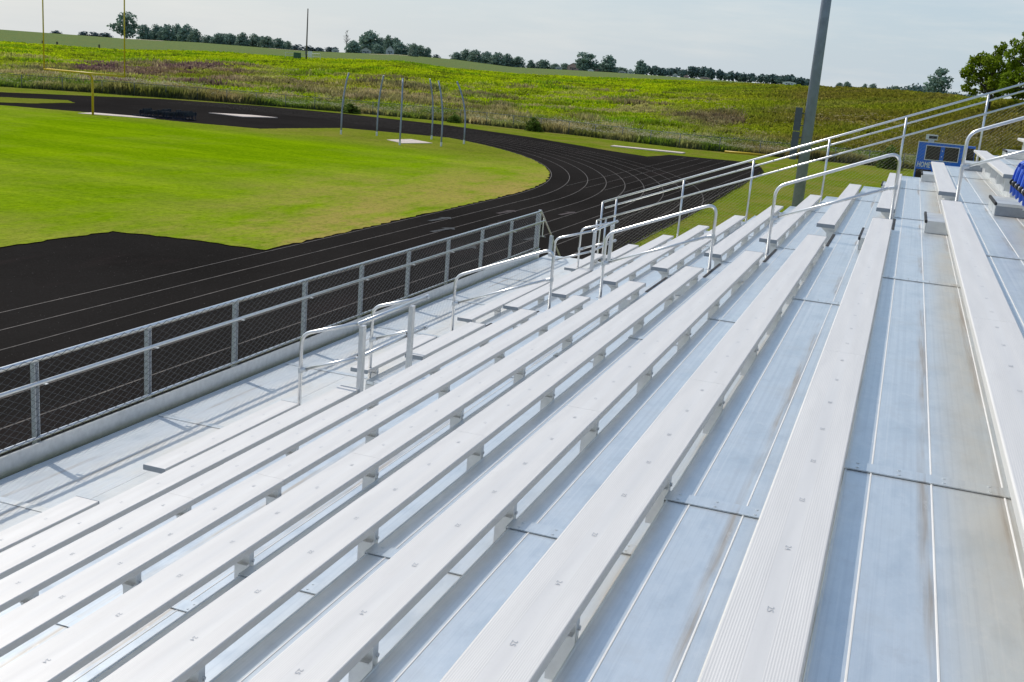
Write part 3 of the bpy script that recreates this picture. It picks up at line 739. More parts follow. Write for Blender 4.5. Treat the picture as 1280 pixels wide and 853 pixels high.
def hurdle(x, y, a, h):
    mb = MB(); c, s = math.cos(a), math.sin(a)
    def P(u,v,z): return (x+u*c-v*s, y+u*s+v*c, ZG+.02+z)
    for v in (-.5,.5):
        mb.tube([P(-.32,v,.03),P(.38,v,.03)], .035, 6); mb.tube([P(.35,v,.03),P(.35,v,h)], .026, 6)
        mb.tube([P(-.32,v,.03),P(-.32,v,.10)], .05, 6)
    mb.tube([P(.35,-.5,h*.45),P(.35,.5,h*.45)], .02, 6)
    vs = [P(.32,-.6,h-.26),P(.345,-.6,h-.26),P(.345,.6,h-.26),P(.32,.6,h-.26),P(.32,-.6,h+.0),P(.345,-.6,h+.0),P(.345,.6,h+.0),P(.32,.6,h+.0)]
    mb.add(vs, [(0,3,2,1),(4,5,6,7),(0,1,5,4),(1,2,6,5),(2,3,7,6),(3,0,4,7)], 1)
    o = mb.build('hurdle', [M['navy'], M['hboard']], None, (x,y,ZG+.02))
    tag(o, 'dark blue and black hurdle in the row parked on the track beside the yellow goalpost', 'hurdle', 'hurdles parked on the track')
for k in range(16):
    hurdle(-56.6+.255*k+random.uniform(-.05,.05), 70.2+.05*k+random.uniform(-.12,.12), R(random.uniform(-14,14)), random.choice((.5,.56,.62)))
for k in range(3): hurdle(-55.3+.95*k, 71.3+random.uniform(-.1,.1), R(random.uniform(-30,30)), .66)

# ------------------------------------------------------------------ field fence, pipe, bushes
FF = empty('field_fence', (*FENCE[2], ZG), 'long dark chain link fence between the running track and the meadow', 'fence')
FH = 1.30
fp = []
for (x0,y0),(x1,y1) in zip(FENCE[:-1], FENCE[1:]):
    L = math.hypot(x1-x0,y1-y0); n = max(1, round(L/3.3))
    for k in range(n): fp.append((x0+(x1-x0)*k/n, y0+(y1-y0)*k/n))
fp = [q for q in fp if -100 < q[0] < 32]
for x, y in fp: MB().tube([(x,y,ZG-.05),(x,y,ZG+FH+.03)], .034, 8).build('post', M['greybox'], FF, smooth=True)
MB().tube([(x,y,ZG+FH) for x,y in fp], .026, 6).build('top_rail', M['greybox'], FF)
vs = []; fs = []
for x, y in fp: vs += [(x,y,ZG+.03),(x,y,ZG+FH)]
fs = [(2*k,2*k+2,2*k+3,2*k+1) for k in range(len(fp)-1)]
MB().add(vs, fs).build('wire_mesh', M['farmesh'], FF)
yp = MB().tube([(-15.6,100.6,ZG+.12),(-13.6,101.1,ZG+.13),(-11.4,101.4,ZG+.12)], .10, 10).build('yellow_pipe', M['yellow'], None, (-15.6,100.6,ZG), smooth=True)
tag(yp, 'yellow plastic pipe lying in the grass at the foot of the field fence', 'pipe')

# ------------------------------------------------------------------ trees
def leaves(lobes, n, size, seed, flat=.6):
    r = np.random.default_rng(seed); mb = MB(); vs = []; fs = []
    vol = np.array([l[3]*l[4]*l[5] for l in lobes])**.8; vol /= vol.sum()
    ids = r.choice(len(lobes), n, p=vol)
    for i in ids:
        cx,cy,cz,rx,ry,rz = lobes[i]
        d = r.normal(size=3); d /= np.linalg.norm(d)
        q = .45+.62*r.random()**.8; q *= 1+.22*math.sin(d[0]*7+i)*math.cos(d[2]*6+2*i)
        p = np.array([cx+d[0]*rx*q, cy+d[1]*ry*q, cz+d[2]*rz*q])
        s = size*(.55+.9*r.random())
        nrm = d*.7+r.normal(size=3)*.6; nrm /= np.linalg.norm(nrm)
        a = np.cross(nrm, r.normal(size=3)); a /= np.linalg.norm(a); b = np.cross(nrm, a)
        o = len(vs)
        for k in range(5):
            t = 2*math.pi*k/5+r.random()*.5
            vs.append(tuple(p+(a*math.cos(t)+b*math.sin(t)*.75)*s*(.6+.5*r.random())))
        fs.append(tuple(range(o,o+5)))
    mb.v = vs; mb.f = fs; mb.m = [0]*len(fs); return mb
def tree_shape(seed, kind='round'):
    """unit tree, height 1, crown width about 1: trunk and crown builders"""
    r = random.Random(seed); tr = MB(); lobes = []
    base = .14 if kind != 'open' else .20
    tr.tube([(0,0,-.03),(.008,.0,base),(.0,.012,.45),(.02,0,.72)], [.030,.022,.015,.006], 7)
    if kind == 'cone':
        for k in range(9):
            z = .14+.8*k/9; w = .40*(1-.75*(k/9)**1.6)
            a = r.uniform(0,6.3); lobes.append((math.cos(a)*w*.25, math.sin(a)*w*.25, z, w, w, .13))
    else:
        n = {'round':13,'open':11,'wide':15,'bush':8}[kind]
        for k in range(n):
            a = 2.4*k+r.uniform(-.5,.5); zf = (k+.5)/n
            z = (.12 if kind!='open' else .26)+.70*zf+r.uniform(-.05,.05)
            rad = (.30 if kind!='open' else .34)*math.sin(math.pi*min(.95,.30+.62*zf))*(1 if kind!='wide' else 1.1)*r.uniform(.75,1.2)
            x, y = math.cos(a)*rad, math.sin(a)*rad; s = r.uniform(.15,.25)*(1 if kind!='open' else .85)
            lobes.append((x,y,z,s,s,s*.8))
            if k % 2 == 0: tr.tube([(0,0,base+.05+.4*zf*.8),(x*.5,y*.5,(base+.1+.4*zf+z)/2),(x,y,z)], [.014,.009,.004], 5)
        lobes.append((r.uniform(-.05,.05),0,.86,.16,.16,.12)); lobes.append((0,0,.5,.30,.30,.24)); lobes.append((r.uniform(-.2,.2),r.uniform(-.2,.2),.3,.3,.3,.2)); [lobes.append((.22*math.cos(q),.22*math.sin(q),.13,.27,.27,.15)) for q in (0,1.6,3.1,4.7)] if kind!='open' else None
    return tr, lobes
PROTO = {}
def proto(seed, kind, n, size, leaf):
    key = (seed,kind,n,leaf)
    if key not in PROTO:
        tr, lb = tree_shape(seed, kind)
        t = tr.build('trunk', M['bark']); c = leaves(lb, n, size, seed).build('crown', M[leaf])
        PROTO[key] = (t.data, c.data)
        bpy.data.objects.remove(t); bpy.data.objects.remove(c)
    return PROTO[key]
def tree(x, y, h, w, label, group=None, kind='round', leaf='farleaf', n=1600, size=.055, seed=None, z=None, name='tree'):
    seed = random.randint(1,5) if seed is None else seed
    a, b = proto(seed, kind, n, size, leaf)
    root = empty(name, (x,y,(terr(x,y)-.07*h if z is None else z-.05)), label, 'tree' if name=='tree' else 'bush', group)
    rz = random.uniform(0,6.28)
    for me, nm in ((a,'trunk'),(b,'crown')):
        o = bpy.data.objects.new(nm, me); COL.objects.link(o); o.parent = root
        o.scale = (w/.95, w/.95, h/.98); o.rotation_euler = (0,0,rz)
    return root
def far(az, d, h, w, label, group=None, kind='round', leaf='farleaf', **k):
    s = FAR if d >= 395 else 1
    x, y = at(az, d*s); return tree(x, y, h*s*1.06, w*s*1.35, label, group, kind, leaf, **k)
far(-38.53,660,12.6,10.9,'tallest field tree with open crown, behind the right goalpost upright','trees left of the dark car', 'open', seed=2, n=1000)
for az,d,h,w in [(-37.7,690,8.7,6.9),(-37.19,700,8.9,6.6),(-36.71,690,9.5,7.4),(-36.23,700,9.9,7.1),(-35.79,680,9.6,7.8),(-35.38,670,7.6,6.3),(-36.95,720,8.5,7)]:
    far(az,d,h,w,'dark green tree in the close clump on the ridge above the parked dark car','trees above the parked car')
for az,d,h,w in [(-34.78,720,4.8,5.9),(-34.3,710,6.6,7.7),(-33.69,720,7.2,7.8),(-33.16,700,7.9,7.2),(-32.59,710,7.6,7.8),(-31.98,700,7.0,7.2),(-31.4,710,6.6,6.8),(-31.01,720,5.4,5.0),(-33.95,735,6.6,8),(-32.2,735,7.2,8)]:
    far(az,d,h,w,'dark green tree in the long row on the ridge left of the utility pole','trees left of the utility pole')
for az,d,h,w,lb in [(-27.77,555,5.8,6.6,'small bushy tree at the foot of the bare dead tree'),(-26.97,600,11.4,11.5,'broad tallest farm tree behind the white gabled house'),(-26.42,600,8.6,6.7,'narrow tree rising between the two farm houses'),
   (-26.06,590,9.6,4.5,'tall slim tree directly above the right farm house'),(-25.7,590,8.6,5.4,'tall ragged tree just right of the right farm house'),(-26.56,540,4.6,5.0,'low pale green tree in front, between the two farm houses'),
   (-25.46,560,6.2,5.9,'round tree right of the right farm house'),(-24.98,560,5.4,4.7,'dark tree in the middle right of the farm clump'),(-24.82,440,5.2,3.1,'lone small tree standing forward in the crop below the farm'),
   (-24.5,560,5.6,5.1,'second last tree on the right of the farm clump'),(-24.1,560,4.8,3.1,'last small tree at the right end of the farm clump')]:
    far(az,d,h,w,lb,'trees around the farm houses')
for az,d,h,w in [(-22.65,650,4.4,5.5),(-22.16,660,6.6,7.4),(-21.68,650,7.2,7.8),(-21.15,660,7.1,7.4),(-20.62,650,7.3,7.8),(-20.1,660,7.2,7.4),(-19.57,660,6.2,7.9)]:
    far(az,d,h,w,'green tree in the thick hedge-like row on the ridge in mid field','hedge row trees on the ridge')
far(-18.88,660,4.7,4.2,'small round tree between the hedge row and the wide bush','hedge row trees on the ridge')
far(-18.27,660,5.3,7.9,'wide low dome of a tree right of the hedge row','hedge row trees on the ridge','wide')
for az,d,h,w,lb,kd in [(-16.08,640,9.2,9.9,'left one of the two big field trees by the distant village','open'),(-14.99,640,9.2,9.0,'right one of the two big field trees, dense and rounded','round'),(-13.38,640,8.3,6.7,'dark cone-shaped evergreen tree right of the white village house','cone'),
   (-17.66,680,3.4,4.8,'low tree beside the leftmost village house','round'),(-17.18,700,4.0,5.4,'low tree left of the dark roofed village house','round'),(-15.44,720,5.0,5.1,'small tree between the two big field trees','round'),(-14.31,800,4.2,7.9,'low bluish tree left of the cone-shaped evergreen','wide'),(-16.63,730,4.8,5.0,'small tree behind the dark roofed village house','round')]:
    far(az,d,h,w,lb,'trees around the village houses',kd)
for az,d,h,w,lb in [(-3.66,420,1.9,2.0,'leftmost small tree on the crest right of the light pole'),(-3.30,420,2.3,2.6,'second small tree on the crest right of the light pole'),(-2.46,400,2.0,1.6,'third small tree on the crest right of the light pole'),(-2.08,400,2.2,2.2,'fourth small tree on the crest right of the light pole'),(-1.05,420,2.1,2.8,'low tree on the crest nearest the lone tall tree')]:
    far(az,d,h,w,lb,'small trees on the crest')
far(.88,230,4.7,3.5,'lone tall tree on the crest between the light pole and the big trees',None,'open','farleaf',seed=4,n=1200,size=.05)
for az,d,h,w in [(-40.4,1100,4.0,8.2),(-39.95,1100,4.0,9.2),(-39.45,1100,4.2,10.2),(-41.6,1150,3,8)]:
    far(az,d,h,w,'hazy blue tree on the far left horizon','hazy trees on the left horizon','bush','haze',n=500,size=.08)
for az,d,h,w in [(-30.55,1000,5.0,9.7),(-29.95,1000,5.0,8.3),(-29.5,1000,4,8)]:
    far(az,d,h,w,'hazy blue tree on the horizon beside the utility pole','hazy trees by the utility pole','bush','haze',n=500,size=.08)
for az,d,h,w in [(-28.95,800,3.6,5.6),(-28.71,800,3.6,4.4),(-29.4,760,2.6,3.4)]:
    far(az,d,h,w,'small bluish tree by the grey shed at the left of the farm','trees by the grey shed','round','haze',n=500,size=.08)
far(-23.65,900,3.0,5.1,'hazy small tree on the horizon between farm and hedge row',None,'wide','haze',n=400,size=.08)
# bare dead tree
x, y = at(-28.15, 560*FAR); dt = empty('dead_tree', (x,y,terr(x,y)), 'bare grey dead tree at the left end of the farm clump', 'tree')
h = 19.5; bz = terr(x,y); mb = MB(); mb.tube([(x,y,bz-.2),(x+.3,y,bz+h*.45),(x+.1,y,bz+h)], [.5,.35,.06], 7); mb.build('trunk', M['deadwood'], dt)
mb = MB(); rr = random.Random(11)
for k in range(34):
    t = rr.uniform(.3,.9); a = rr.uniform(0,6.3); L = rr.uniform(2.,5.2)*(1.25-t)
    p = Vector((x+.2,y,bz+h*t)); q = p+Vector((math.cos(a)*L,math.sin(a)*L,L*rr.uniform(.5,1.3))); mb.tube([p,(p+q)/2+Vector((0,0,.2)),q], [.16,.11,.04], 5)
    for j in range(2):
        a2 = a+rr.uniform(-1,1); m_ = (p+q)/2; mb.tube([m_, m_+Vector((math.cos(a2)*L*.5,math.sin(a2)*L*.5,L*.6))], [.09,.03], 4)
mb.build('branches', M['deadwood'], dt)
# two big trees behind the railing
def big_tree(az, d, h, w, label, seed, lobes, n=11000):
    x, y = at(az, d); z = terr(x,y); root = empty('broadleaf_tree', (x,y,z), label, 'tree', 'big trees on the right')
    tr = MB(); tr.tube([(x,y,z-.1),(x+.05,y,z+h*.2),(x-.1,y,z+h*.42),(x+.1,y,z+h*.75)], [.36,.27,.2,.06], 9)
    L = []
    for a,b,c,s in lobes:
        L.append((x+a*w, y+b*w, z+c*h, s*w*.88, s*w*.88, s*w*.72))
        tr.tube([(x,y,z+h*(.15+.25*c)),(x+a*w*.45,y+b*w*.45,z+h*(c*.62+.1)),(x+a*w,y+b*w,z+h*c)], [.12,.075,.025], 6)
    tr.build('trunk', M['bark'], root)
    leaves(L, n, .15, seed).build('crown', M['leaf'], root)
big_tree(3.15,150,8.6,8.2,'big ragged broadleaf tree with a tall thin top spray, left of the pair',3,
  [(-.34,.0,.55,.12),(-.27,.1,.68,.13),(-.40,-.1,.50,.09),(-.15,.1,.72,.14),(-.05,-.15,.66,.16),(-.28,-.1,.42,.12),(-.34,.1,.31,.09),(-.22,0,.26,.08),(-.12,.1,.50,.15),(.03,.05,.78,.10),(.07,0,.90,.075),(.02,0,.86,.05),(-.03,0,.90,.035),(.06,.0,.84,.06),(.09,.05,.93,.045),(.05,.02,.96,.035),(.15,-.1,.60,.14),(.2,.1,.45,.15),(.05,-.2,.42,.16),(.24,.0,.68,.07),(.1,.1,.28,.13),(-.05,.2,.34,.12),(.30,.1,.36,.13)], 8000)
big_tree(5.1,142,9.9,9.0,'bigger dense broadleaf tree at the right edge behind the railing',5,
  [(-.38,.0,.62,.09),(-.36,.05,.76,.065),(-.30,.1,.52,.12),(-.26,-.1,.70,.12),(-.18,.0,.84,.11),(-.05,.1,.92,.13),(.1,0,.86,.15),(-.12,.15,.62,.16),(.05,-.1,.68,.18),(.22,.1,.74,.16),(-.32,.1,.36,.13),(-.18,-.1,.40,.16),(.02,.1,.42,.18),(.2,-.1,.48,.18),(-.36,0,.24,.11),(-.2,.1,.2,.13),(0,0,.22,.15),(.34,0,.6,.13)], 13500)
# far woodland that reads as one mass
def woodland(name, pts, label, leaf, seed, n, size):
    r = random.Random(seed); L = []
    for (a0,d0,h0),(a1,d1,h1) in zip(pts, pts[1:]):
        m = max(4, int(abs(a1-a0)*FAR*d0*.0175/7))
        for k in range(m):
            t = (k+r.random())/m; x, y = at(a0+(a1-a0)*t, (d0+(d1-d0)*t)*FAR+r.uniform(-25,25)); h = (h0+(h1-h0)*t)*FAR*r.uniform(.75,1.12)
            z = terr(x,y); s = r.uniform(4.,7.)
            L.append((x,y,z+h-s*.7,s,s,s*.8)); L.append((x+r.uniform(-4,4),y,z+h*.45,s*1.1,s,h*.45))
    o = leaves(L, n, size, seed).build(name, M[leaf]); tag(o, label, 'woodland', kind='stuff')
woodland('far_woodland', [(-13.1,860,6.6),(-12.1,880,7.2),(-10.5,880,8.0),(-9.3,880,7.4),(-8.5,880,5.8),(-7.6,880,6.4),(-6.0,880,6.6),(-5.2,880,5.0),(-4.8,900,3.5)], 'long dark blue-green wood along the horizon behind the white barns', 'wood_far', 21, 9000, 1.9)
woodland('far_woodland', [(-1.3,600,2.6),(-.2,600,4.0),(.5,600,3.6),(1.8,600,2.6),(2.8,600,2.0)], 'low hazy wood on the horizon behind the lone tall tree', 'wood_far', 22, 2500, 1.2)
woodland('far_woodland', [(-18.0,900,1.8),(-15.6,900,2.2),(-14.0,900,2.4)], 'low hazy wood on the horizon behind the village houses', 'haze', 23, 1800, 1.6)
for x,y,h,w,lb in [(-55.6,103.2,1.1,2.2,'round dark bush at the foot of the field fence behind the leftmost curved pole'),(-44.6,105.2,1.0,1.5,'small dark bush against the field fence between the curved poles'),(-35.5,104.2,1.5,1.9,'upright dark bush against the field fence right of the curved poles'),(-1.2,101.8,2.0,2.3,'dark bush standing at the field fence behind the end railing')]:
    tree(x,y,h,w,lb,'bushes along the field fence','bush','bushleaf',n=700,size=.07,z=ZG,name='bush')

# ------------------------------------------------------------------ houses, barns, poles, car
def house(az, d, w, h, dep, wallm, roofm, label, cat='house', name='farm_house', turn=0, low=False):
    s = FAR; x, y = at(az, d*s); z = terr(x,y)-.1; w *= s; h *= s; dep *= s
    root = empty(name, (x,y,z), label, cat); a = R(-az+turn); c, sn = math.cos(a), math.sin(a)
    def P(u,v,q): return (x+u*c-v*sn, y+u*sn+v*c, z+q)
    eh = h*(.55 if not low else .72)
    if turn == 90 or True:
        prof = [(-w/2,0),(w/2,0),(w/2,eh),(0,h),(-w/2,eh)]
        vs = [P(u,0,q) for u,q in prof]+[P(u,dep,q) for u,q in prof]
        MB().add(vs, [(0,1,2,3,4),(9,8,7,6,5),(0,5,6,1),(1,6,7,2),(4,9,5,0)]).build('wall', M[wallm], root)
        t = .03*h; o = .06*w
        rv = []
        for v in (-.05*dep, dep*1.05):
            rv += [P(-w/2-o,v,eh-o*(h-eh)/(w/2)),P(0,v,h+.02),P(w/2+o,v,eh-o*(h-eh)/(w/2)),P(-w/2-o,v,eh-o*(h-eh)/(w/2)+t+.1),P(0,v,h+t+.12),P(w/2+o,v,eh-o*(h-eh)/(w/2)+t+.1)]
        MB().add(rv, [(0,1,4,3),(1,2,5,4),(6,9,10,7),(7,10,11,8),(3,4,10,9),(4,5,11,10),(0,6,7,1),(1,7,8,2),(0,3,9,6),(2,8,11,5)]).build('roof', M[roofm], root)
    for u in (-.26,.12):
        q0 = eh*.35; f = [P(u*w,-.06,q0),(P(u*w+w*.14,-.06,q0)),(P(u*w+w*.14,-.06,q0+eh*.35)),P(u*w,-.06,q0+eh*.35)]
        MB().add(f, [(0,1,2,3)]).build('window', M['glass'], root)
    MB().add([P(-.07*w,-.06,0),P(.05*w,-.06,0),P(.05*w,-.06,eh*.7),P(-.07*w,-.06,eh*.7)], [(0,1,2,3)]).build('door', M['greybox'], root)
    return root
house(-27.17,570,5.2,2.9,6,'house','roof','pale gabled farm house left of the low green tree in the farm clump')
house(-25.98,552,3.9,3.9,5,'house','roof','taller pale gabled farm house on the right of the farm clump')
house(-28.67,780,4.9,2.7,6,'house','roof','small grey shed left of the farm clump','shed','shed')
house(-17.46,660,3.9,2.0,4,'house','roofwhite','leftmost low white village house')
house(-16.75,670,6.6,4.1,6,'barnred','roof','large dark roofed village house left of the two big field trees')
house(-15.85,615,3.1,1.2,3,'white','roofwhite','small white shed under the left big field tree','shed','shed')
house(-15.45,640,4.4,1.6,4,'barnred','roof','low reddish village house between the two big field trees')
house(-14.27,660,4.6,1.6,4,'house','roof','low beige village house right of the right big field tree')
house(-13.86,650,3.2,2.7,4,'white','roofwhite','bright white village house beside the cone-shaped evergreen')
house(-11.62,600,2.5,1.8,3,'house','roofwhite','small pale building below the far wood, leftmost of three','house')
house(-11.06,605,2.6,1.6,3,'barnred','roof','small pinkish building below the far wood, middle of three','house')
house(-10.14,600,4.6,1.15,4,'barnred','roofwhite','low white-roofed barn below the far wood, right one of three','barn','barn',0,True)
house(-6.03,560,6.2,1.6,4,'white','roofwhite','long white barn just left of the light pole','barn','barn',0,True)
x, y = at(-30.08, 285); z = terr(x,y)
up = empty('utility_pole', (x,y,z), 'dark wooden utility pole standing alone in the meadow', 'pole')
MB().tube([(x,y,z-.3),(x,y,z+12.1)], [.20,.13], 10).build('shaft', M['wood'], up, smooth=True)
MB().box(x-.14,x+.14,y-.3,y-.1,z+1.2,z+2.1).build('meter_box', M['greybox'], up)
x2, y2 = at(-30.52, 284); z2 = terr(x2,y2)
gb = empty('equipment_cabinet', (x2,y2,z2), 'dark green equipment cabinet beside the utility pole', 'cabinet')
MB().cbox(x2-.75,x2+.75,y2-.5,y2+.5,z2+.1,z2+1.55,.05).build('cabinet', M['greenbox'], gb)
MB().cbox(x2-.85,x2+.85,y2-.6,y2+.6,z2-.1,z2+.1,.02).build('base', M['concrete'], gb)
MB().cbox(x2-.68,x2-.03,y2-.52,y2-.5,z2+.2,z2+1.4,.004).cbox(x2+.03,x2+.68,y2-.52,y2-.5,z2+.2,z2+1.4,.004).build('door', M['greenbox'], gb)
x3, y3 = at(-29.9, 284); z3 = terr(x3,y3)
mx = empty('meter_cabinet', (x3,y3,z3), 'grey metal box on legs right of the utility pole', 'cabinet')
MB().cbox(x3-.45,x3+.45,y3-.25,y3+.25,z3+.6,z3+2.0,.03).build('cabinet', M['galv'], mx)
for s in (-.35,.35): MB().tube([(x3+s,y3,z3-.2),(x3+s,y3,z3+.65)], .05, 6).build('leg', M['galv'], mx)
gt = empty('pipe_fence', (*at(-30.2,286), z), 'low pale pipe railing around the boxes at the utility pole', 'fence')
pp = [at(a, 288-2*abs(k-2)) for k,a in enumerate((-31.1,-30.65,-30.1,-29.75,-29.4))]
for px,py in pp: MB().tube([(px,py,terr(px,py)-.1),(px,py,terr(px,py)+1.5)], .045, 6).build('post', M['galv'], gt)
for hz in (.7,1.45): MB().tube([(px,py,terr(px,py)+hz) for px,py in pp], .045, 6).build('rail', M['galv'], gt)
for az,lb in ((-42.2,'dark stump-like post at the crop edge by the left goalpost upright'),(-41.58,'dark stump-like post just right of the left goalpost upright'),(-39.74,'dark stump-like post between the goalpost uprights')):
    px, py = at(az, 300); pz = terr(px,py)
    st = empty('marker_post', (px,py,pz), lb, 'post', 'dark marker posts at the crop edge')
    MB().tube([(px,py,pz-.1),(px,py,pz+.75),(px,py,pz+.85)], [.24,.22,.12], 9).build('shaft', M['wood'], st)
    MB().tube([(px,py,pz+.80),(px,py,pz+.9)], .26, 9).build('cap', M['black'], st)
x, y = at(-36.6, 600*FAR); z = terr(x,y)
car = empty('parked_car', (x,y,z), 'dark car parked on the field track on the ridge', 'car')
a = R(36.6); c, s = math.cos(a), math.sin(a)
def PC(u,v,q): return (x+u*c-v*s, y+u*s+v*c, z+q)
def carloft(pr, v0, v1, m, nm, par):
    n = len(pr); vs = [PC(u,v0,q) for u,q in pr]+[PC(u,v1,q) for u,q in pr]
    return MB().add(vs, [tuple(range(n)), tuple(range(2*n-1,n-1,-1))]+[((i+1)%n,i,n+i,n+(i+1)%n) for i in range(n)]).build(nm, m, par)
carloft([(-2.5,.4),(2.5,.4),(2.55,.9),(1.5,1.1),(.7,1.75),(-1.6,1.8),(-2.3,1.15),(-2.55,1.0)], -.95, .95, M['carpaint'], 'body', car)
carloft([(.62,1.66),(1.25,1.15),(-.4,1.15),(-.4,1.68)], -.97, .97, M['glass'], 'window', car)
carloft([(-.5,1.68),(-.5,1.15),(-1.95,1.15),(-1.55,1.7)], -.97, .97, M['glass'], 'window', car)
for u in (-1.55,1.6):
    for v in (-.9,.9): MB().tube([PC(u,v-.1,.38),PC(u,v+.1,.38)], .38, 14).build('wheel', M['rubber'], car)
def strip(azs, d0, d1, dz_=.12):
    vs = []; fs = []
    for k, (a, da) in enumerate(azs):
        for d in (d0+da, d1+da):
            px, py = at(a, d); vs.append((px,py,terr(px,py)+dz_))
    fs = [(2*k,2*k+2,2*k+3,2*k+1) for k in range(len(azs)-1)]
    return tag(MB().add(vs, fs).build('dirt_track', M['dirt']), kind='structure')
strip([(-38.8+.15*k, 0) for k in range(14)], 1030, 1085)
strip([(-31.9+.2*k, 4*k) for k in range(8)], 960, 1000)
strip([(-27.0+.2*k, 2*k) for k in range(11)], 760, 800)

# ------------------------------------------------------------------ meadow growth (nobody could count it)
def growth():
    vs = []; fs = []; cs = []
    r = random.Random(5)
    def tuft(x, y, z, c, h, wd, nb):
        for _ in range(nb):
            a = r.uniform(0, 6.283); ox, oy = r.gauss(0,wd*.45), r.gauss(0,wd*.45)
            hh = h*r.uniform(.55,1.25); bw = wd*r.uniform(.10,.26); lx, ly = r.gauss(0,hh*.28), r.gauss(0,hh*.28)
            k = r.uniform(.74,1.22); o = len(vs); ca, sa = math.cos(a)*bw, math.sin(a)*bw
            vs.extend([(x+ox-ca,y+oy-sa,z-.03),(x+ox+ca,y+oy+sa,z-.03),(x+ox+ca*1.15+lx*.6,y+oy+sa*1.15+ly*.6,z+hh*.62),(x+ox+lx,y+oy+ly,z+hh),(x+ox-ca*1.15+lx*.6,y+oy-sa*1.15+ly*.6,z+hh*.6)])
            fs.append((o,o+1,o+2,o+3,o+4))
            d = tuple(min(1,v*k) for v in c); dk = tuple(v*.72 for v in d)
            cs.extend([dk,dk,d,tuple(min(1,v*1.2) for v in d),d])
    def heads(x, y, z, c, h, n, s):
        for _ in range(n):
            px, py, pz = x+r.gauss(0,.3), y+r.gauss(0,.3), z+h*r.uniform(.8,1.25); o = len(vs)
            a = r.uniform(0,6.3); q = s*r.uniform(.6,1.3); ca, sa = math.cos(a)*q, math.sin(a)*q
            vs.extend([(px-ca,py-sa,pz),(px+sa,py-ca,pz+.3*q),(px+ca,py+sa,pz+.1*q),(px-sa,py+ca,pz+.5*q)]); fs.append((o,o+1,o+2,o+3)); cs.extend([c]*4)
    n = 0
    while n < 46000:
        az = r.uniform(-47, 8.5); rf = np.interp(az,_fa,_fd); Dm = np.interp(az,TB[:,0],TB[:,1])
        u = r.random()**2.1*1.04
        d = rf+.35+u*(Dm-rf)
        x, y = at(az, d); c, h = meadow(x, y)
        if h <= .05: continue
        n += 1; c = tuple(v*1.32 for v in c); h *= (1-.35*max(0,min(1,(u-.07)*8)))*(1-.4*max(0,min(1,(u-.6)*3)))
        z = terr(x,y); sc = .75+u*1.5
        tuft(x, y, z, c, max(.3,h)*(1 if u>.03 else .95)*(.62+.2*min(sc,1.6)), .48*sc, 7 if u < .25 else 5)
        q = r.random(); pz = pn(x,y,.12,31)
        if u < .09 and q < .22+.5*pz: heads(x,y,z,(.52,.50,.36),h*.9,3,.075)
        elif u < .4 and q < .06+.35*pz: heads(x,y,z,(.42,.35,.20),h,3,.10*sc)
        elif q < .012: heads(x,y,z,(.40,.36,.06),h,3,.10*sc)
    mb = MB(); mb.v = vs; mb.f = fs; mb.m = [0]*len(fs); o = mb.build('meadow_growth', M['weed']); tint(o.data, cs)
    tag(o, 'tall weeds, grasses and wild flowers covering the rough meadow beyond the fence', 'meadow', kind='stuff')
growth()
def turf_fringe():
    # short blades where turf meets the track
    vs = []; fs = []; cs = []; r = random.Random(9)
    def run(pts, z, dens, hmax, cols):
        for (x0,y0),(x1,y1) in zip(pts, pts[1:]):
            L = math.hypot(x1-x0,y1-y0)
            for _ in range(int(L*dens)):
                t = r.random(); x, y = x0+(x1-x0)*t+r.gauss(0,.14), y0+(y1-y0)*t+r.gauss(0,.14); h = hmax*r.uniform(.4,1.2); a = r.uniform(0,6.3); w = .03
                o = len(vs); lx, ly = r.gauss(0,.04), r.gauss(0,.04); c = r.choice(cols)
                vs.extend([(x-w*math.cos(a),y-w*math.sin(a),z),(x+w*math.cos(a),y+w*math.sin(a),z),(x+lx,y+ly,z+h)]); fs.append((o,o+1,o+2)); cs.extend([c,c,c])
    G = [(.20,.33,.006),(.24,.36,.008),(.27,.30,.03)]
    run([(-8.75,10),(-8.75,50.9),(-9.5,81)], ZG, 18, .06, [(.15,.2,.012),(.2,.22,.03)])
    mb = MB(); mb.v = vs; mb.f = fs; mb.m = [0]*len(fs); o = mb.build('turf_fringe', M['weed']); tint(o.data, cs)
    tag(o, 'uneven grass blades along the turf edge beside the black track', 'grass', kind='stuff')
turf_fringe()

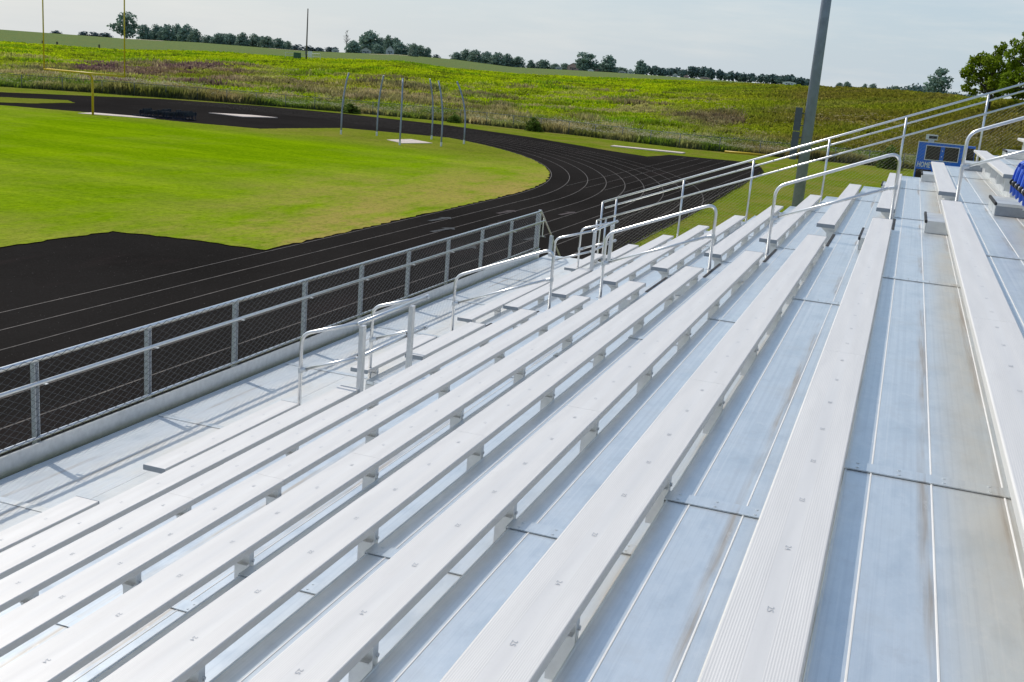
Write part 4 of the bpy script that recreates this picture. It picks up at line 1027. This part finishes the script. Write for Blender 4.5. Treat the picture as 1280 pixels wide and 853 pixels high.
# ------------------------------------------------------------------ light, sky, camera
SUN = Vector((-.79,.29,1.0)).normalized()
ld = bpy.data.lights.new('sun', 'SUN'); ld.energy = 3.0; ld.angle = R(.25); ld.color = (1.,.935,.835)
lo = bpy.data.objects.new('sun', ld); COL.objects.link(lo); lo.rotation_euler = SUN.to_track_quat('Z','Y').to_euler(); lo.location = (-40,20,60)
w = bpy.data.worlds.new('World'); scene.world = w; w.use_nodes = True
nt = w.node_tree; nt.nodes.clear(); k = N(nt)
out = k.n('ShaderNodeOutputWorld'); bg = k.n('ShaderNodeBackground'); k.l(bg.outputs[0], out.inputs[0])
sky = k.n('ShaderNodeTexSky', sky_type='NISHITA'); sky.sun_disc = False
sky.sun_elevation = math.asin(SUN.z); sky.sun_rotation = math.atan2(SUN.x, SUN.y); sky.air_density = 1.0; sky.dust_density = 2.0; sky.ozone_density = 1.5
tc = k.n('ShaderNodeTexCoord').outputs['Generated']; sx, sy, sz = k.sep(tc)
cl = k.noise(k.mapv(tc, (1.8,1.8,13.)), 2.9, 8, .62)
clf = k.ramp(cl, (.44, 0.), (.66, .65))
hz = k.ramp(sz, (0., .88), (.10, .72), (.28, .28), (.6, .06))
f = k.math('MAXIMUM', hz, k.math('MULTIPLY', clf, .9))
east = k.math('MAXIMUM', 0., k.math('MINIMUM', 1., k.math('ADD', k.math('ADD', .52, k.math('MULTIPLY', sx, .75)), k.math('MULTIPLY', sz, 1.2))))
hc = k.mix(east, (6.35,6.6,6.7), (3.75,5.05,6.25))
hc = k.mix(k.math('MULTIPLY', clf, .6), hc, (7.2,7.2,7.1))
sk2 = k.mix(1., sky.outputs[0], (1.06,1.16,1.20), 'MULTIPLY')
mx = k.mix(f, sk2, hc)
k.l(mx, bg.inputs[0]); bg.inputs[1].default_value = .118
cam = bpy.data.cameras.new('camera'); co = bpy.data.objects.new('camera', cam); COL.objects.link(co); scene.camera = co
cam.sensor_width = 36; cam.sensor_fit = 'HORIZONTAL'; cam.lens = 38.7184; cam.clip_start = .05; cam.clip_end = 12000
rt = Vector((.93774075,.33785545,.08059761)); dn = Vector((.15490971,-.19912239,-.96765348)); fw = Vector((-.31087821,.91989345,-.23906227))
mw = Matrix((rt, -dn, -fw)).transposed().to_4x4(); mw.translation = Vector((.2849,-2.9443,1.4124)); co.matrix_world = mw
scene.view_settings.view_transform = 'Standard'; scene.view_settings.look = 'None'; scene.view_settings.exposure = 0; scene.view_settings.gamma = 1
